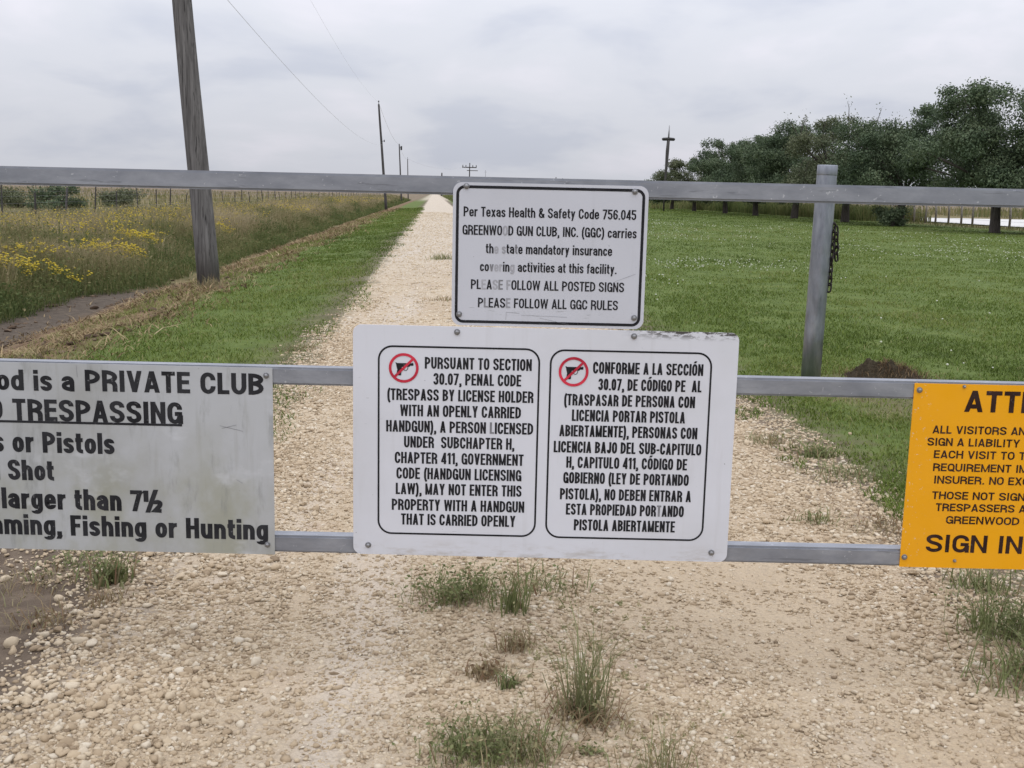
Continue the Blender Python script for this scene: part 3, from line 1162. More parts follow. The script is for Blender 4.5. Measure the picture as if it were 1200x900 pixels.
g = on_plane(1046, 262, 72.3)
shrub(g.x, 72.3, 1.0, 1.75, 31, 'dark rounded shrub growing against an oak trunk on the lawn')
for px, v, R, tall, lab, kd in ((68, 62, 1.25, 1.9, 'dark green shrub beyond the wire fence under the gate rail', 0),
                                (22, 68, 1.7, 1.15, 'pale olive shrub beyond the wire fence at the left photo edge', 1),
                                (141, 78, 1.6, 1.3, 'low grey-green shrub beyond the fence, between dark shrub and thick pole', 1)):
    g = on_plane(px, 235, v)
    shrub(g.x, v, R, tall, int(px), lab, kd, 'shrubs beyond the wire fence')

# ------------------------------------------------------------------ gate
GY = 3.2
RAIL = .052


def GP(px, py, y=GY):
    return on_plane(px, py, y)


galv = Mat("painted_galvanised_steel", .42, .35, .4)
gp = galv.pos()
gc_ = galv.ramp(galv.noise(galv.scale(gp, (3, 8, 8)), 2.2, 6, .65), [(.3, (.185, .195, .222)), (.5, (.24, .25, .278)), (.7, (.31, .32, .35))])
gc_ = galv.mix(galv.ss(galv.noise(galv.scale(gp, (2, 20, 20)), 3, 4, .7),   .60, .70, 0, .6), gc_, (.13, .135, .15))
gc_ = galv.mix(galv.ss(galv.noise(gp, 60, 3, .6), .66, .72, 0, .7), gc_, (.48, .49, .51))
galv.color(gc_)
galv.rough(galv.ss(galv.noise(gp, 9, 4), .3, .7, .36, .55))
galv.bump(galv.noise(gp, 35, 4), .08, .004)
GALV = galv.m
zinc = Mat("weathered_zinc_pipe", .36, .8, .5)
zp = zinc.pos(True)
zc_ = zinc.ramp(zinc.noise(zinc.scale(zp, (9, 9, 2.2)), 1.8, 6, .65), [(.3, (.175, .19, .22)), (.5, (.245, .26, .295)), (.7, (.33, .345, .38))])
zc_ = zinc.mix(zinc.ss(zinc.noise(zinc.scale(zp, (30, 30, 3)), 1.5, 4, .6), .58, .72, 0, .6), zc_, (.13, .14, .16))
zinc.color(zc_)
zinc.rough(zinc.ss(zinc.noise(zp, 12, 4), .3, .7, .30, .5))

gate = empty('gate', (0, GY, 0), 'grey square-tube metal gate across the gravel driveway, signs bolted to its rails', 'gate')


def rail(pxl, pyl, pxr, pyr):
    a, b = GP(pxl, pyl), GP(pxr, pyr)
    z = (a.z + b.z) / 2
    bm = bmesh.new()
    box(bm, (.1, 0, z), (4.6 - RAIL * 2, RAIL, RAIL), None, .006)
    from_bm('rail', bm, GALV, gate, True).data.shade_smooth() if False else from_bm('rail', bm, GALV, gate)
    return z


z_top = rail(0, 205, 1200, 233)
z_mid = rail(370, 440.5, 1000, 453.5)
z_bot = rail(370, 635.5, 960, 648)
for sgn in (-2.2 + RAIL / 2, 2.4 - RAIL / 2):
    bm = bmesh.new()
    box(bm, (sgn, 0, (z_top + z_bot) / 2), (RAIL, RAIL, z_top - z_bot + RAIL), None, .006)
    from_bm('stile', bm, GALV, gate)
hp_ = empty('gate_post', (-2.36, GY, 0), 'round steel hinge post carrying the gate at its left end', 'post')
bm = bmesh.new()
tube(bm, [(0, 0, -.2), (0, 0, 1.8)], [.075, .075], 24)
from_bm('pipe', bm, GALV, hp_, True)
for zz in (z_bot + .1, z_top - .1):
    bm = bmesh.new()
    box(bm, (.118, 0, zz), (.09, .03, .05), None, .004)
    from_bm('hinge', bm, STEEL, hp_)

# round steel post on the lawn
pb = ground_at(949, 452)
pt = on_plane(970, 193.5, pb.y)
post = empty('steel_post', (pb.x, pb.y, pb.z), 'round galvanised steel post standing on the lawn behind the gate', 'post')
bm = bmesh.new()
tl = pt - pb
tube(bm, [tl * -.05, tl * .25, tl * .6, tl * .985, tl * 1.0], [.079, .079, .079, .079, .077], 32)
from_bm('pipe', bm, zinc.m, post, True)
bm = bmesh.new()
tube(bm, [tl * .955, tl * .958, tl * .997, tl * 1.0], [.0795, .0802, .0802, .078], 32)
from_bm('collar', bm, zinc.m, post, True)

# chain hanging on the post
chm = Mat("rusty_chain_steel", .6, .6)
chm.color(chm.ramp(chm.noise(chm.pos(True), 60, 4), [(.3, (.018, .016, .015)), (.6, (.04, .034, .03)), (.8, (.08, .05, .035))]))


def link_mesh():
    bm = bmesh.new()
    N_, n_ = 20, 8
    rings = []
    a, b, rr = .016, .020, .0075
    for i in range(N_):
        t = 2 * math.pi * i / N_
        c = Vector((a * math.cos(t), 0, a * math.sin(t) + (b if math.sin(t) >= 0 else -b)))
        d = Vector((math.cos(t), 0, math.sin(t)))
        rings.append([bm.verts.new(c + d * rr * math.cos(q) + Vector((0, 1, 0)) * rr * math.sin(q)) for q in [2 * math.pi * k / n_ for k in range(n_)]])
    for i in range(N_):
        r0, r1 = rings[i], rings[(i + 1) % N_]
        for k in range(n_):
            bm.faces.new((r0[k], r0[(k + 1) % n_], r1[(k + 1) % n_], r1[k]))
    me = bpy.data.meshes.new('link')
    bm.normal_update()
    bm.to_mesh(me)
    bm.free()
    me.polygons.foreach_set('use_smooth', [True] * len(me.polygons))
    me.materials.append(chm.m)
    return me


LM = link_mesh()
cy_ = pb.y - .02
ctop, cbot = on_plane(977.5, 263, cy_), on_plane(971.5, 341, cy_)
chain = empty('chain', ctop, 'dark rusty chain hanging on the right side of the steel post', 'chain')
cmid = on_plane(975.0, 303, cy_)


def strand(a, b, off):
    L = (b - a).length
    n = max(2, int(round(L / .056)))
    for i in range(n):
        q = a.lerp(b, (i + .5) / n) - ctop
        o = bpy.data.objects.new('link', LM)
        COL.objects.link(o)
        o.parent = chain
        o.location = q + Vector(off)
        o.rotation_euler = (random.gauss(0, .12), random.gauss(0, .12) + math.atan2(a.x - b.x, a.z - b.z), (math.pi / 2 if i % 2 else 0) + .5 + random.gauss(0, .2))


strand(ctop, cbot, (.0, 0, 0))
strand(on_plane(979.5, 266, cy_), on_plane(979.5, 305, cy_), (.012, .03, 0))
bm = bmesh.new()
tube(bm, [(-.05, 0, .0), (.0, 0, .01), (.012, 0, -.005)], [.012, .012, .010], 8)
from_bm('hook', bm, chm.m, post, True).location = ctop - pb

# ------------------------------------------------------------------ lettering (stroke font, condensed grotesque)
WID = {}
for ch in "ABCDEGHKNOPQRSUXZ": WID[ch] = .54
WID.update(dict(A=.56, B=.54, E=.46, F=.44, I=.20, J=.46, L=.42, M=.68, T=.48, V=.54, W=.80, Y=.54, Z=.48, K=.56))
for ch in "0123456789": WID[ch] = .50
WID['1'] = .34
for ch in "abdeghnopqu": WID[ch] = .48
WID.update(dict(c=.45, s=.44, k=.48, x=.46, v=.46, y=.46, z=.42, m=.74, w=.70, r=.34, t=.31, f=.31, i=.19, l=.19, j=.2))
WID.update({' ': .23, '.': .19, ',': .19, '(': .28, ')': .28, '-': .30, '/': .36, '&': .60, 'Ó': .54, '½': .84, ':': .19, "'": .18})
TRACK = .07
XH = .735


def glyph(ch, w, hx, hy):
    """strokes: ('p', [(x, y[, round]) ...], closed) or ('d', x0, y0, x1, y1)"""
    L, R, T, B, C = hx, w - hx, 1 - hy, hy, w / 2
    X = XH - hy
    rr = .30
    P = lambda *p, closed=False: ('p', list(p), closed)
    D = lambda *a: ('d', *a)
    oval = lambda l, r, b, t, q=rr: P((l, b, q), (l, t, q), (r, t, q), (r, b, q), closed=True)
    st = lambda x, a=0, b=1: P((x, a), (x, b))
    hz = lambda y, a, b: P((a, y), (b, y))
    acc = []
    if ch == 'Ó':
        acc = [D(C - .02, 1.07, C + .09, 1.24)]
        ch = 'O'
    G = {
        'A': lambda: [D(hx, 0, C, 1), D(w - hx, 0, C, 1), hz(.26, w * .22, w * .78)],
        'B': lambda: [st(L), P((L, T), (R - .01, T, .22), (R - .01, .53, .22), (L, .53)), P((L, .53), (R, .53, .24), (R, B, .24), (L, B))],
        'C': lambda: [P((R, .64), (R, T, rr), (L, T, rr), (L, B, rr), (R, B, rr), (R, .36))],
        'D': lambda: [st(L), P((L, T), (R, T, rr), (R, B, rr), (L, B))],
        'E': lambda: [P((w, T), (L, T), (L, B), (w, B)), hz(.52, L, w * .93)],
        'F': lambda: [P((w, T), (L, T), (L, 0)), hz(.50, L, w * .9)],
        'G': lambda: [P((R, .66), (R, T, rr), (L, T, rr), (L, B, rr), (R, B, rr), (R, .46), (w * .5, .46)), st(w - hx * .7, 0, .4)],
        'H': lambda: [st(L), st(R), hz(.53, L, R)],
        'I': lambda: [st(C)],
        'J': lambda: [P((R, 1), (R, B, rr), (L, B, rr), (L, .32))],
        'K': lambda: [st(L), D(L, .30, R - .01, 1), D(w * .42, .55, R, 0)],
        'L': lambda: [P((L, 1), (L, B), (w, B))],
        'M': lambda: [st(L), st(R), D(L, 1, C, .02, .72), D(R, 1, C, .02, .72)],
        'N': lambda: [st(L), st(R), D(L, 1, R, 0, .78)],
        'O': lambda: [oval(L, R, B, T)],
        'P': lambda: [st(L), P((L, T), (R, T, .26), (R, .44, .26), (L, .44))],
        'Q': lambda: [oval(L, R, B, T), D(w * .5, .28, w * .95, -.03)],
        'R': lambda: [st(L), P((L, T), (R, T, .24), (R, .47, .24), (L, .47)), P((w * .45, .47), (R, .47, .2), (R, 0))],
        'S': lambda: [P((R, .70), (R, T, .26), (L, T, .26), (L, .57, .2), (R, .45, .2), (R, B, .26), (L, B, .26), (L, .30))],
        'T': lambda: [hz(T, 0, w), st(C, 0, T)],
        'U': lambda: [P((L, 1), (L, B, rr), (R, B, rr), (R, 1))],
        'V': lambda: [D(hx, 1, C, 0), D(w - hx, 1, C, 0)],
        'W': lambda: [D(hx, 1, w * .28, 0), D(C, 1, w * .28, 0, .75), D(C, 1, w * .72, 0, .75), D(w - hx, 1, w * .72, 0)],
        'X': lambda: [D(hx, 0, R, 1), D(hx, 1, R, 0)],
        'Y': lambda: [D(hx, 1, C, .42), D(w - hx, 1, C, .42), st(C, 0, .46)],
        'Z': lambda: [hz(T, 0, w), hz(B, 0, w), D(hx, B, R, T)],
        '0': lambda: [oval(L, R, B, T)],
        '1': lambda: [st(R), D(hx * .8, .76, R, 1)],
        '2': lambda: [P((L, .68), (L, T, .28), (R, T, .28), (R, .56, .22), (L, .14), (L, B)), hz(B, L - hx, w)],
        '3': lambda: [P((L, .72), (L, T, .26), (R, T, .26), (R, .53, .2), (w * .4, .53)), P((w * .4, .53), (R, .53, .22), (R, B, .26), (L, B, .26), (L, .28))],
        '4': lambda: [st(w * .72), hz(.24, 0, w), D(hx * .8, .24, w * .72, 1)],
        '5': lambda: [P((w * .95, T), (L, T), (L, .52)), P((L, .52), (L, .60, .1), (R, .60, .26), (R, B, .26), (L, B, .26), (L, .28))],
        '6': lambda: [P((R, .72), (R, T, .28), (L, T, .28), (L, B, .28), (R, B, .28), (R, .58, .22), (L, .58))],
        '7': lambda: [hz(T, 0, w), D(w * .34, 0, R, T)],
        '8': lambda: [oval(L + .01, R - .01, .53, T, .22), oval(L, R, B, .53, .25)],
        '9': lambda: [P((L, .28), (L, B, .28), (R, B, .28), (R, T, .28), (L, T, .28), (L, .42, .22), (R, .42))],
        'a': lambda: [P((L, .50), (L, X, .18), (R, X, .2), (R, 0)), P((R, .43), (L, .43, .16), (L, B, .16), (R, B + .02))],
        'b': lambda: [st(L), oval(L, R, B, X, .24)],
        'c': lambda: [P((R, .48), (R, X, .24), (L, X, .24), (L, B, .24), (R, B, .24), (R, .26))],
        'd': lambda: [st(R), oval(L, R, B, X, .24)],
        'e': lambda: [P((L, .36), (R, .36), (R, X, .22), (L, X, .24), (L, B, .24), (R, B, .2), (R, .22))],
        'f': lambda: [P((w * .42, 0), (w * .42, T, .16), (w, T)), hz(X, 0, w * .95)],
        'g': lambda: [oval(L, R, B, X, .24), P((R, XH), (R, -.23 + hy, .2), (L, -.23 + hy, .2), (L, -.08))],
        'h': lambda: [st(L), P((L, .4), (L, X, .24), (R, X, .24), (R, 0))],
        'i': lambda: [st(C, 0, XH), st(C, 1 - 2 * hy, 1)],
        'j': lambda: [st(C, -.2, XH), st(C, 1 - 2 * hy, 1)],
        'k': lambda: [st(L), D(L, .24, R - .01, XH), D(w * .42, .42, R, 0)],
        'l': lambda: [st(C)],
        'm': lambda: [st(L, 0, XH), P((L, .4), (L, X, .2), (C, X, .2), (C, 0)), P((C, .4), (C, X, .2), (R, X, .2), (R, 0))],
        'n': lambda: [st(L, 0, XH), P((L, .4), (L, X, .24), (R, X, .24), (R, 0))],
        'o': lambda: [oval(L, R, B, X, .24)],
        'p': lambda: [st(L, -.23, XH), oval(L, R, B, X, .24)],
        'q': lambda: [st(R, -.23, XH), oval(L, R, B, X, .24)],
        'r': lambda: [st(L, 0, XH), P((L, .36), (L, X, .24), (w, X))],
        's': lambda: [P((R, .52), (R, X, .18), (L, X, .18), (L, .42, .14), (R, .33, .14), (R, B, .18), (L, B, .18), (L, .22))],
        't': lambda: [P((w * .42, .95), (w * .42, B, .14), (w, B)), hz(X, 0, w)],
        'u': lambda: [P((L, XH), (L, B, .24), (R, B, .24), (R, .35)), st(R, 0, XH)],
        'v': lambda: [D(hx, XH, C, 0), D(w - hx, XH, C, 0)],
        'w': lambda: [D(hx, XH, w * .28, 0), D(C, XH, w * .28, 0), D(C, XH, w * .72, 0), D(w - hx, XH, w * .72, 0)],
        'x': lambda: [D(hx, 0, R, XH), D(hx, XH, R, 0)],
        'y': lambda: [D(hx, XH, C, 0), D(w - hx, XH, w * .30, -.23)],
        'z': lambda: [hz(X, 0, w), hz(B, 0, w), D(hx, B, R, X)],
        '.': lambda: [st(C, 0, 2.1 * hy)],
        ',': lambda: [st(C, 0, 2.1 * hy), D(C - hx * .4, -.17, C + hx * .3, 0)],
        ':': lambda: [st(C, 0, 2.1 * hy), st(C, XH - 2.1 * hy, XH)],
        "'": lambda: [st(C, .68, 1)],
        '(': lambda: [P((w, 1.02), (L + .02, .90, .34), (L + .02, -.06, .34), (w, -.20))],
        ')': lambda: [P((0, 1.02), (R - .02, .90, .34), (R - .02, -.06, .34), (0, -.20))],
        '-': lambda: [hz(.38, 0, w)],
        '/': lambda: [D(hx, -.02, R, 1.02)],
        '&': lambda: [P((R, .42), (R - .02, B, .2), (L, B, .2), (L, .50, .2), (w * .58, .66, .12), (w * .58, T, .2), (w * .2, T, .2), (w * .2, .64), (R + hx * .6, .04))],
        '½': lambda: [P((.10, .46), (.10, 1)), D(.02, .86, .10, .98), D(.16, -.05, .56, 1.05), P((.50, .36), (.50, .47, .08), (.74, .47, .08), (.74, .30, .08), (.50, .05), (.80, .05))],
    }
    return (G[ch]() if ch in G else []) + acc


def round_poly(pts, closed):
    n = len(pts)
    out = []
    for i, p in enumerate(pts):
        P_ = Vector(p[:2])
        r = p[2] if len(p) > 2 else 0
        if not r or (not closed and i in (0, n - 1)):
            out.append((P_, True))
            continue
        A, B_ = pts[i - 1], pts[(i + 1) % n]

        def cut(Q):
            q = Vector(Q[:2])
            d = q - P_
            L_ = d.length
            lim = L_ * (.5 if len(Q) > 2 else .95)
            m = lim if abs(d.x) > abs(d.y) else min(r, lim)
            return d.normalized() * m
        a, b = P_ + cut(A), P_ + cut(B_)
        c0, c1 = a.lerp(P_, .58), b.lerp(P_, .58)
        for k in range(7):
            t = k / 6
            s_ = 1 - t
            out.append((a * s_ ** 3 + c0 * 3 * s_ * s_ * t + c1 * 3 * s_ * t * t + b * t ** 3, False))
    return out


def stroke_faces(s_, hx, hy):
    """list of 2-D quads for a stroke"""
    if s_[0] == 'd':
        _, x0, y0, x1, y1 = s_[:5]
        L_ = math.hypot(x1 - x0, y1 - y0)
        h = hx * .96 * L_ / max(abs(y1 - y0), .05)
        h = min(h, hx * 1.7) * (s_[5] if len(s_) > 5 else 1)
        return [[(x0 - h, y0), (x0 + h, y0), (x1 + h, y1), (x1 - h, y1)]]
    pts = round_poly(s_[1], s_[2])
    P_ = []
    for p, sharp in pts:
        if not P_ or (p - P_[-1][0]).length > 1e-5:
            P_.append((p, sharp))
    n, closed = len(P_), s_[2]
    offs = []
    for i in range(n):
        p = P_[i][0]
        a = P_[i - 1][0] if (i > 0 or closed) else None
        b = P_[(i + 1) % n][0] if (i < n - 1 or closed) else None
        nn = []
        for q0, q1 in ((a, p), (p, b)):
            if q0 is None or q1 is None:
                continue
            d = (q1 - q0)
            if d.length < 1e-6:
                continue
            d.normalize()
            nn.append(Vector((-d.y, d.x)))
        m = sum(nn, Vector((0, 0)))
        if m.length < 1e-6:
            m = nn[0]
        m.normalize()
        k = 1 / max(m.dot(nn[0]), .5)
        offs.append(Vector((m.x * hx * k, m.y * hy * k)))
    f = []
    for i in range(n if closed else n - 1):
        j = (i + 1) % n
        p, q = P_[i][0], P_[j][0]
        f.append([tuple(p - offs[i]), tuple(q - offs[j]), tuple(q + offs[j]), tuple(p + offs[i])])
    return f


def text_width(s_, track=TRACK):
    return sum(WID[c] for c in s_) + track * (len(s_) - 1)


class Lettering:
    track = TRACK

    def __init__(self):
        self.v, self.f, self.m = [], [], []

    def quad(self, pts, y, mi=0):
        k = len(self.v)
        self.v += [(p[0], y, p[1]) for p in pts]
        self.f.append(tuple(range(k, k + len(pts))))
        self.m.append(mi)

    def line(self, text, x0, x1, zc, cap, stem, y, ref=None, faded=(), half=(), slope=0., hyr=.86):
        """set text so that its reference part spans x0..x1 with capitals centred on zc"""
        ref = ref or text
        i0 = text.index(ref)
        k = (x1 - x0) / (text_width(ref, self.track) * cap)
        x = x0 - (text_width(text[:i0], self.track) + self.track) * cap * k if i0 else x0
        hx, hy = stem / 2, stem / 2 * hyr
        for i, c in enumerate(text):
            w = WID[c] * k
            mi = 1 if i in faded else (2 if i in half else 0)
            for q, s_ in enumerate(glyph(c, w, hx, hy)):
                for r_, f in enumerate(stroke_faces(s_, hx, hy)):
                    pts = [(x + px * cap, zc - cap / 2 + py * cap + slope * (x + px * cap - x0)) for px, py in f]
                    self.quad(pts, y - .00004 * q - .000002 * (r_ % 3), mi)
            x += (w + self.track * k) * cap

    def build(self, name, mats, parent):
        me = bpy.data.meshes.new(name)
        me.from_pydata(self.v, [], self.f)
        for m_ in mats:
            me.materials.append(m_)
        me.polygons.foreach_set('material_index', self.m)
        return link(name, me, None, parent)


def rrect(x0, x1, z0, z1, r, n=8):
    pts = []
    for cx_, cz, a0 in ((x1 - r, z1 - r, 0), (x0 + r, z1 - r, 90), (x0 + r, z0 + r, 180), (x1 - r, z0 + r, 270)):
        for k in range(n + 1):
            a = math.radians(a0 + 90 * k / n)
            pts.append((cx_ + r * math.cos(a), cz + r * math.sin(a)))
    return pts


def plate(name, x0, x1, z0, z1, r, y, th, mat, parent, notch=None):
    bm = bmesh.new()
    pts = rrect(x0, x1, z0, z1, max(r, .0015))
    vs = [bm.verts.new((a, y, b)) for a, b in pts]
    f = bm.faces.new(vs)
    g = bmesh.ops.extrude_face_region(bm, geom=[f])
    bmesh.ops.translate(bm, verts=[v for v in g['geom'] if isinstance(v, bmesh.types.BMVert)], vec=(0, th, 0))
    bmesh.ops.recalc_face_normals(bm, faces=bm.faces)
    return from_bm(name, bm, mat, parent)


def border(x0, x1, z0, z1, r, t, y, mat, parent):
    bm = bmesh.new()
    a = [bm.verts.new((p, y, q)) for p, q in rrect(x0, x1, z0, z1, r)]
    b = [bm.verts.new((p, y, q)) for p, q in rrect(x0 + t, x1 - t, z0 + t, z1 - t, max(r - t, .001))]
    for i in range(len(a)):
        j = (i + 1) % len(a)
        bm.faces.new((a[i], a[j], b[j], b[i]))
    return from_bm('border', bm, mat, parent)


def bolt(x, z, y, parent, r=.0095, mat=None):
    bm = bmesh.new()
    tube(bm, [(0, .002, 0), (0, -.001, 0), (0, -.0012, 0)], [r, r, r * .9], 20)     # washer
    tube(bm, [(0, -.001, 0), (0, -.004, 0), (0, -.0065, 0), (0, -.0075, 0)], [r * .72, r * .7, r * .5, r * .2], 16)
    o = from_bm('bolt', bm, mat or STEEL, parent, True)
    o.location = (x, y, z)


def ink(name, c, wear=.0):
    M = Mat(name, .6, 0, .12)
    p = M.pos()
    M.color(M.mix(M.ss(M.noise(p, 90, 4, .65), .62, .72, 0, .55 + wear), M.ramp(M.noise(p, 14, 4), [(.3, c), (.7, tuple(min(1, q * 1.8 + .008) for q in c))]), (.17, .17, .175)))
    return M.m


INK = ink("black_vinyl", (.010, .010, .012))
INKW = ink("worn_black_vinyl", (.014, .014, .016), .2)
GHOST = ink("flaked_vinyl_trace", (.25, .25, .27))
HALF = ink("half_worn_vinyl", (.14, .14, .15))
REDINK = ink("red_vinyl", (.36, .022, .04))
BROWNINK = ink("dark_brown_ink", (.022, .010, .008))


def sign_paint(name, base, dirt, amount, rough=.38, streak=True, edge=None, spots=.5):
    M = Mat(name, rough, 0, .35)
    p = M.pos()
    x, y, z = M.xyz(p)
    big = M.noise(p, 2.6, 5, .6)
    c = M.mix(M.ss(big, .38, .75, 0, amount), base, dirt)
    if streak:
        st = M.noise(M.scale(p, (22, 1, 1.6)), 1.3, 4, .6)
        c = M.mix(M.ss(st, .55, .75, 0, amount * .7), c, dirt)
    sp = M.noise(p, 85, 3, .7)
    c = M.mix(M.ss(sp, .72, .77, 0, spots), c, (.10, .095, .085))
    sc = M.noise(M.scale(p, (7, 1, 60)), 2.2, 3, .7)
    c = M.mix(M.ss(sc, .70, .73, 0, spots * .7), c, (.25, .25, .26))
    if edge:
        for e_ in edge:
            c = e_(M, p, x, z, c)
    M.color(c)
    M.rough(M.ss(M.noise(p, 12, 4), .3, .7, rough - .06, rough + .14))
    M.bump(M.noise(p, 7, 3, .5), .04, .006)
    return M.m


FY = GY - RAIL / 2 - .0035          # sign faces stand against the rail fronts

# --- wide white sign
wl = (GP(417, 379).x + GP(414.5, 643).x) / 2
wr = (GP(863, 388).x + GP(850, 656).x) / 2
wt_ = (GP(417, 379).z + GP(863, 388).z) / 2
wb = (GP(414.5, 643).z + GP(850, 656).z) / 2


def torn_top(M, p, x, z, c):
    top = M.ss(z, wt_ - .030, wt_ - .004)
    rgt = M.ss(x, wr - .36, wr - .20)
    nz = M.noise(M.scale(p, (16, 1, 46)), 2.0, 5, .75)
    k = M.math('MULTIPLY', M.math('MULTIPLY', top, rgt), M.ss(nz, .46, .56))
    c = M.mix(k, c, (.06, .055, .05))
    bot = M.ss(z, wb + .06, wb + .005)
    c = M.mix(M.math('MULTIPLY', bot, M.ss(M.noise(M.scale(p, (3, 1, 12)), 3, 5, .7), .45, .7, 0, .55)), c, (.34, .30, .25))
    return c


WHITE = sign_paint("white_sign_paint", (.60, .61, .66), (.46, .46, .47), .35, .36, True, [torn_top], .7)
white_sign = empty('warning_sign', ((wl + wr) / 2, FY, wb), 'wide white two-panel handgun notice in English and Spanish, bolted across mid and bottom rails', 'sign', 'signs bolted to the gate')


def local(o, root):
    o.location = Vector(o.location) - root.location
    return o


yw = FY - .004
local(plate('panel', wl, wr, wb, wt_, .024, yw, .003, WHITE, white_sign), white_sign)


def from5(cx_, cy_2):
    return 410 + cx_ / 2.609, 370 + cy_2 / 2.609


def px_span(f, cl, cr, cyc):
    """span of a text line read off an enlarged crop: x0, x1, z centre (roll taken out at the line's middle)"""
    m = (cl + cr) / 2
    zc = GP(*f(m, cyc)).z
    a, b = GP(*f(cl, cyc)), GP(*f(cr, cyc))
    return a.x, b.x, zc


PXM = (GP(640, 500).x - GP(540, 500).x) / 100      # metres per photo pixel on the gate plane
CAPW = 13.6 * PXM
T1 = [("PURSUANT TO SECTION", 232, 556, 142), ("30.07, PENAL CODE", 258, 524, 190), ("(TRESPASS BY LICENSE HOLDER", 118, 561, 238),
      ("WITH AN OPENLY CARRIED", 157, 523, 286), ("HANDGUN), A PERSON LICENSED", 115, 560, 334), ("UNDER  SUBCHAPTER H,", 169, 503, 381),
      ("CHAPTER 411, GOVERNMENT", 141, 531, 429), ("CODE (HANDGUN LICENSING", 146, 524, 476), ("LAW), MAY NOT ENTER THIS", 144, 525, 523),
      ("PROPERTY WITH A HANDGUN", 132, 533, 571), ("THAT IS CARRIED OPENLY", 160, 506, 615)]
T2 = [("CONFORME A LA SECCIÓN", 741, 1075, 157), ("30.07, DE CÓDIGO PE  AL", 757, 1070, 207), ("(TRASPASAR DE PERSONA CON", 653, 1050, 254),
      ("LICENCIA PORTAR PISTOLA", 677, 1020, 301), ("ABIERTAMENTE), PERSONAS CON", 639, 1057, 348), ("LICENCIA BAJO DEL SUB-CAPITULO", 622, 1069, 397),
      ("H, CAPITULO 411, CÓDIGO DE", 660, 1026, 443), ("GOBIERNO (LEY DE PORTANDO", 651, 1031, 490), ("PISTOLA), NO DEBEN ENTRAR A", 641, 1038, 539),
      ("ESTA PROPIEDAD PORTANDO", 659, 1016, 585), ("PISTOLA ABIERTAMENTE", 683, 989, 632)]
WID['Ó'] = .54
lt = Lettering()
WORN = {"HANDGUN), A PERSON LICENSED": (19,), "PISTOLA), NO DEBEN ENTRAR A": (), "ESTA PROPIEDAD PORTANDO": (18,)}
for t, a, b, c in T1 + T2:
    x0, x1, zc = px_span(from5, a, b, c)
    lt.line(t, x0, x1, zc, CAPW, .178, yw - .0007, half=WORN.get(t, ()))
local(lt.build('lettering', [INK, GHOST, HALF], white_sign), white_sign)
for TL, TR, BL, BR in (((445, 402), (632, 407), (443.5, 621), (628.5, 626)), ((643.5, 407), (832, 411.5), (639, 625.5), (822.5, 631))):
    x0 = (GP(*TL).x + GP(*BL).x) / 2
    x1 = (GP(*TR).x + GP(*BR).x) / 2
    z1 = (GP(*TL).z + GP(*TR).z) / 2
    z0 = (GP(*BL).z + GP(*BR).z) / 2
    local(border(x0, x1, z0, z1, .042, .0054, yw - .0006, INK, white_sign), white_sign)


def no_gun(px, py):
    c = GP(px, py)
    o = Lettering()
    y = yw - .0008
    R_, t_ = 17.2 * PXM, 3.1 * PXM
    n = 48
    for i in range(n):
        a, b = 2 * math.pi * i / n, 2 * math.pi * (i + 1) / n
        o.quad([(c.x + R_ * math.cos(a), c.z + R_ * math.sin(a)), (c.x + R_ * math.cos(b), c.z + R_ * math.sin(b)),
                (c.x + (R_ - t_) * math.cos(b), c.z + (R_ - t_) * math.sin(b)), (c.x + (R_ - t_) * math.cos(a), c.z + (R_ - t_) * math.sin(a))], y - .0006, 0)
    s_ = PXM

    def q(pts, dy=0., mi=1):
        o.quad([(c.x + p[0] * s_, c.z + p[1] * s_) for p in pts], y + dy, mi)
    q([(-9.2, 5.6), (10.8, 5.6), (11.3, 5.0), (11.0, 2.7), (-8.4, 2.5)])                # slide
    q([(-9.8, 6.2), (-8.2, 6.2), (-8.2, 5.5), (-9.4, 5.5)])                             # rear sight
    q([(9.6, 6.1), (10.6, 6.1), (10.6, 5.5), (9.4, 5.5)])                               # front sight
    q([(-8.6, 2.6), (-2.0, 2.6), (-2.2, -.6), (-3.0, -8.4), (-3.6, -8.9), (-8.4, -8.6), (-8.6, -8.0), (-7.4, -2.0)], -.00005)   # grip
    q([(-2.2, 2.8), (7.4, 2.8), (6.6, 1.4), (-2.2, 1.2)], -.0001)                        # frame rail
    for i in range(8):                                                                   # trigger guard
        a, b = math.pi + math.pi * i / 8, math.pi + math.pi * (i + 1) / 8
        q([(2.0 + 3.2 * math.cos(a), 1.2 + 4.6 * math.sin(a)), (2.0 + 3.2 * math.cos(b), 1.2 + 4.6 * math.sin(b)),
           (2.0 + 2.5 * math.cos(b), 1.2 + 3.9 * math.sin(b)), (2.0 + 2.5 * math.cos(a), 1.2 + 3.9 * math.sin(a))], -.0001)
    q([(.8, 1.4), (1.6, 1.4), (1.3, -1.2), (.7, -1.0)], -.0001)                          # trigger
    d = Vector((1, 1)).normalized()
    nrm = Vector((-d.y, d.x))
    e_ = R_ - t_ * .5
    o.quad([(c.x + d.x * k * e_ + nrm.x * w_ * t_ * .46, c.z + d.y * k * e_ + nrm.y * w_ * t_ * .46) for k, w_ in ((-1, -1), (1, -1), (1, 1), (-1, 1))], y - .0005, 0)
    local(o.build('no_handgun_symbol', [REDINK, INK], white_sign), white_sign)


no_gun(474.5, 429)
no_gun(671.5, 433.5)
for px, py in ((535.7, 389), (743, 394), (431.5, 638.5), (833.5, 647.5)):
    g = GP(px, py, yw)
    bolt(g.x - white_sign.location.x, g.z - white_sign.location.z, yw - FY - .001, white_sign, .0088)

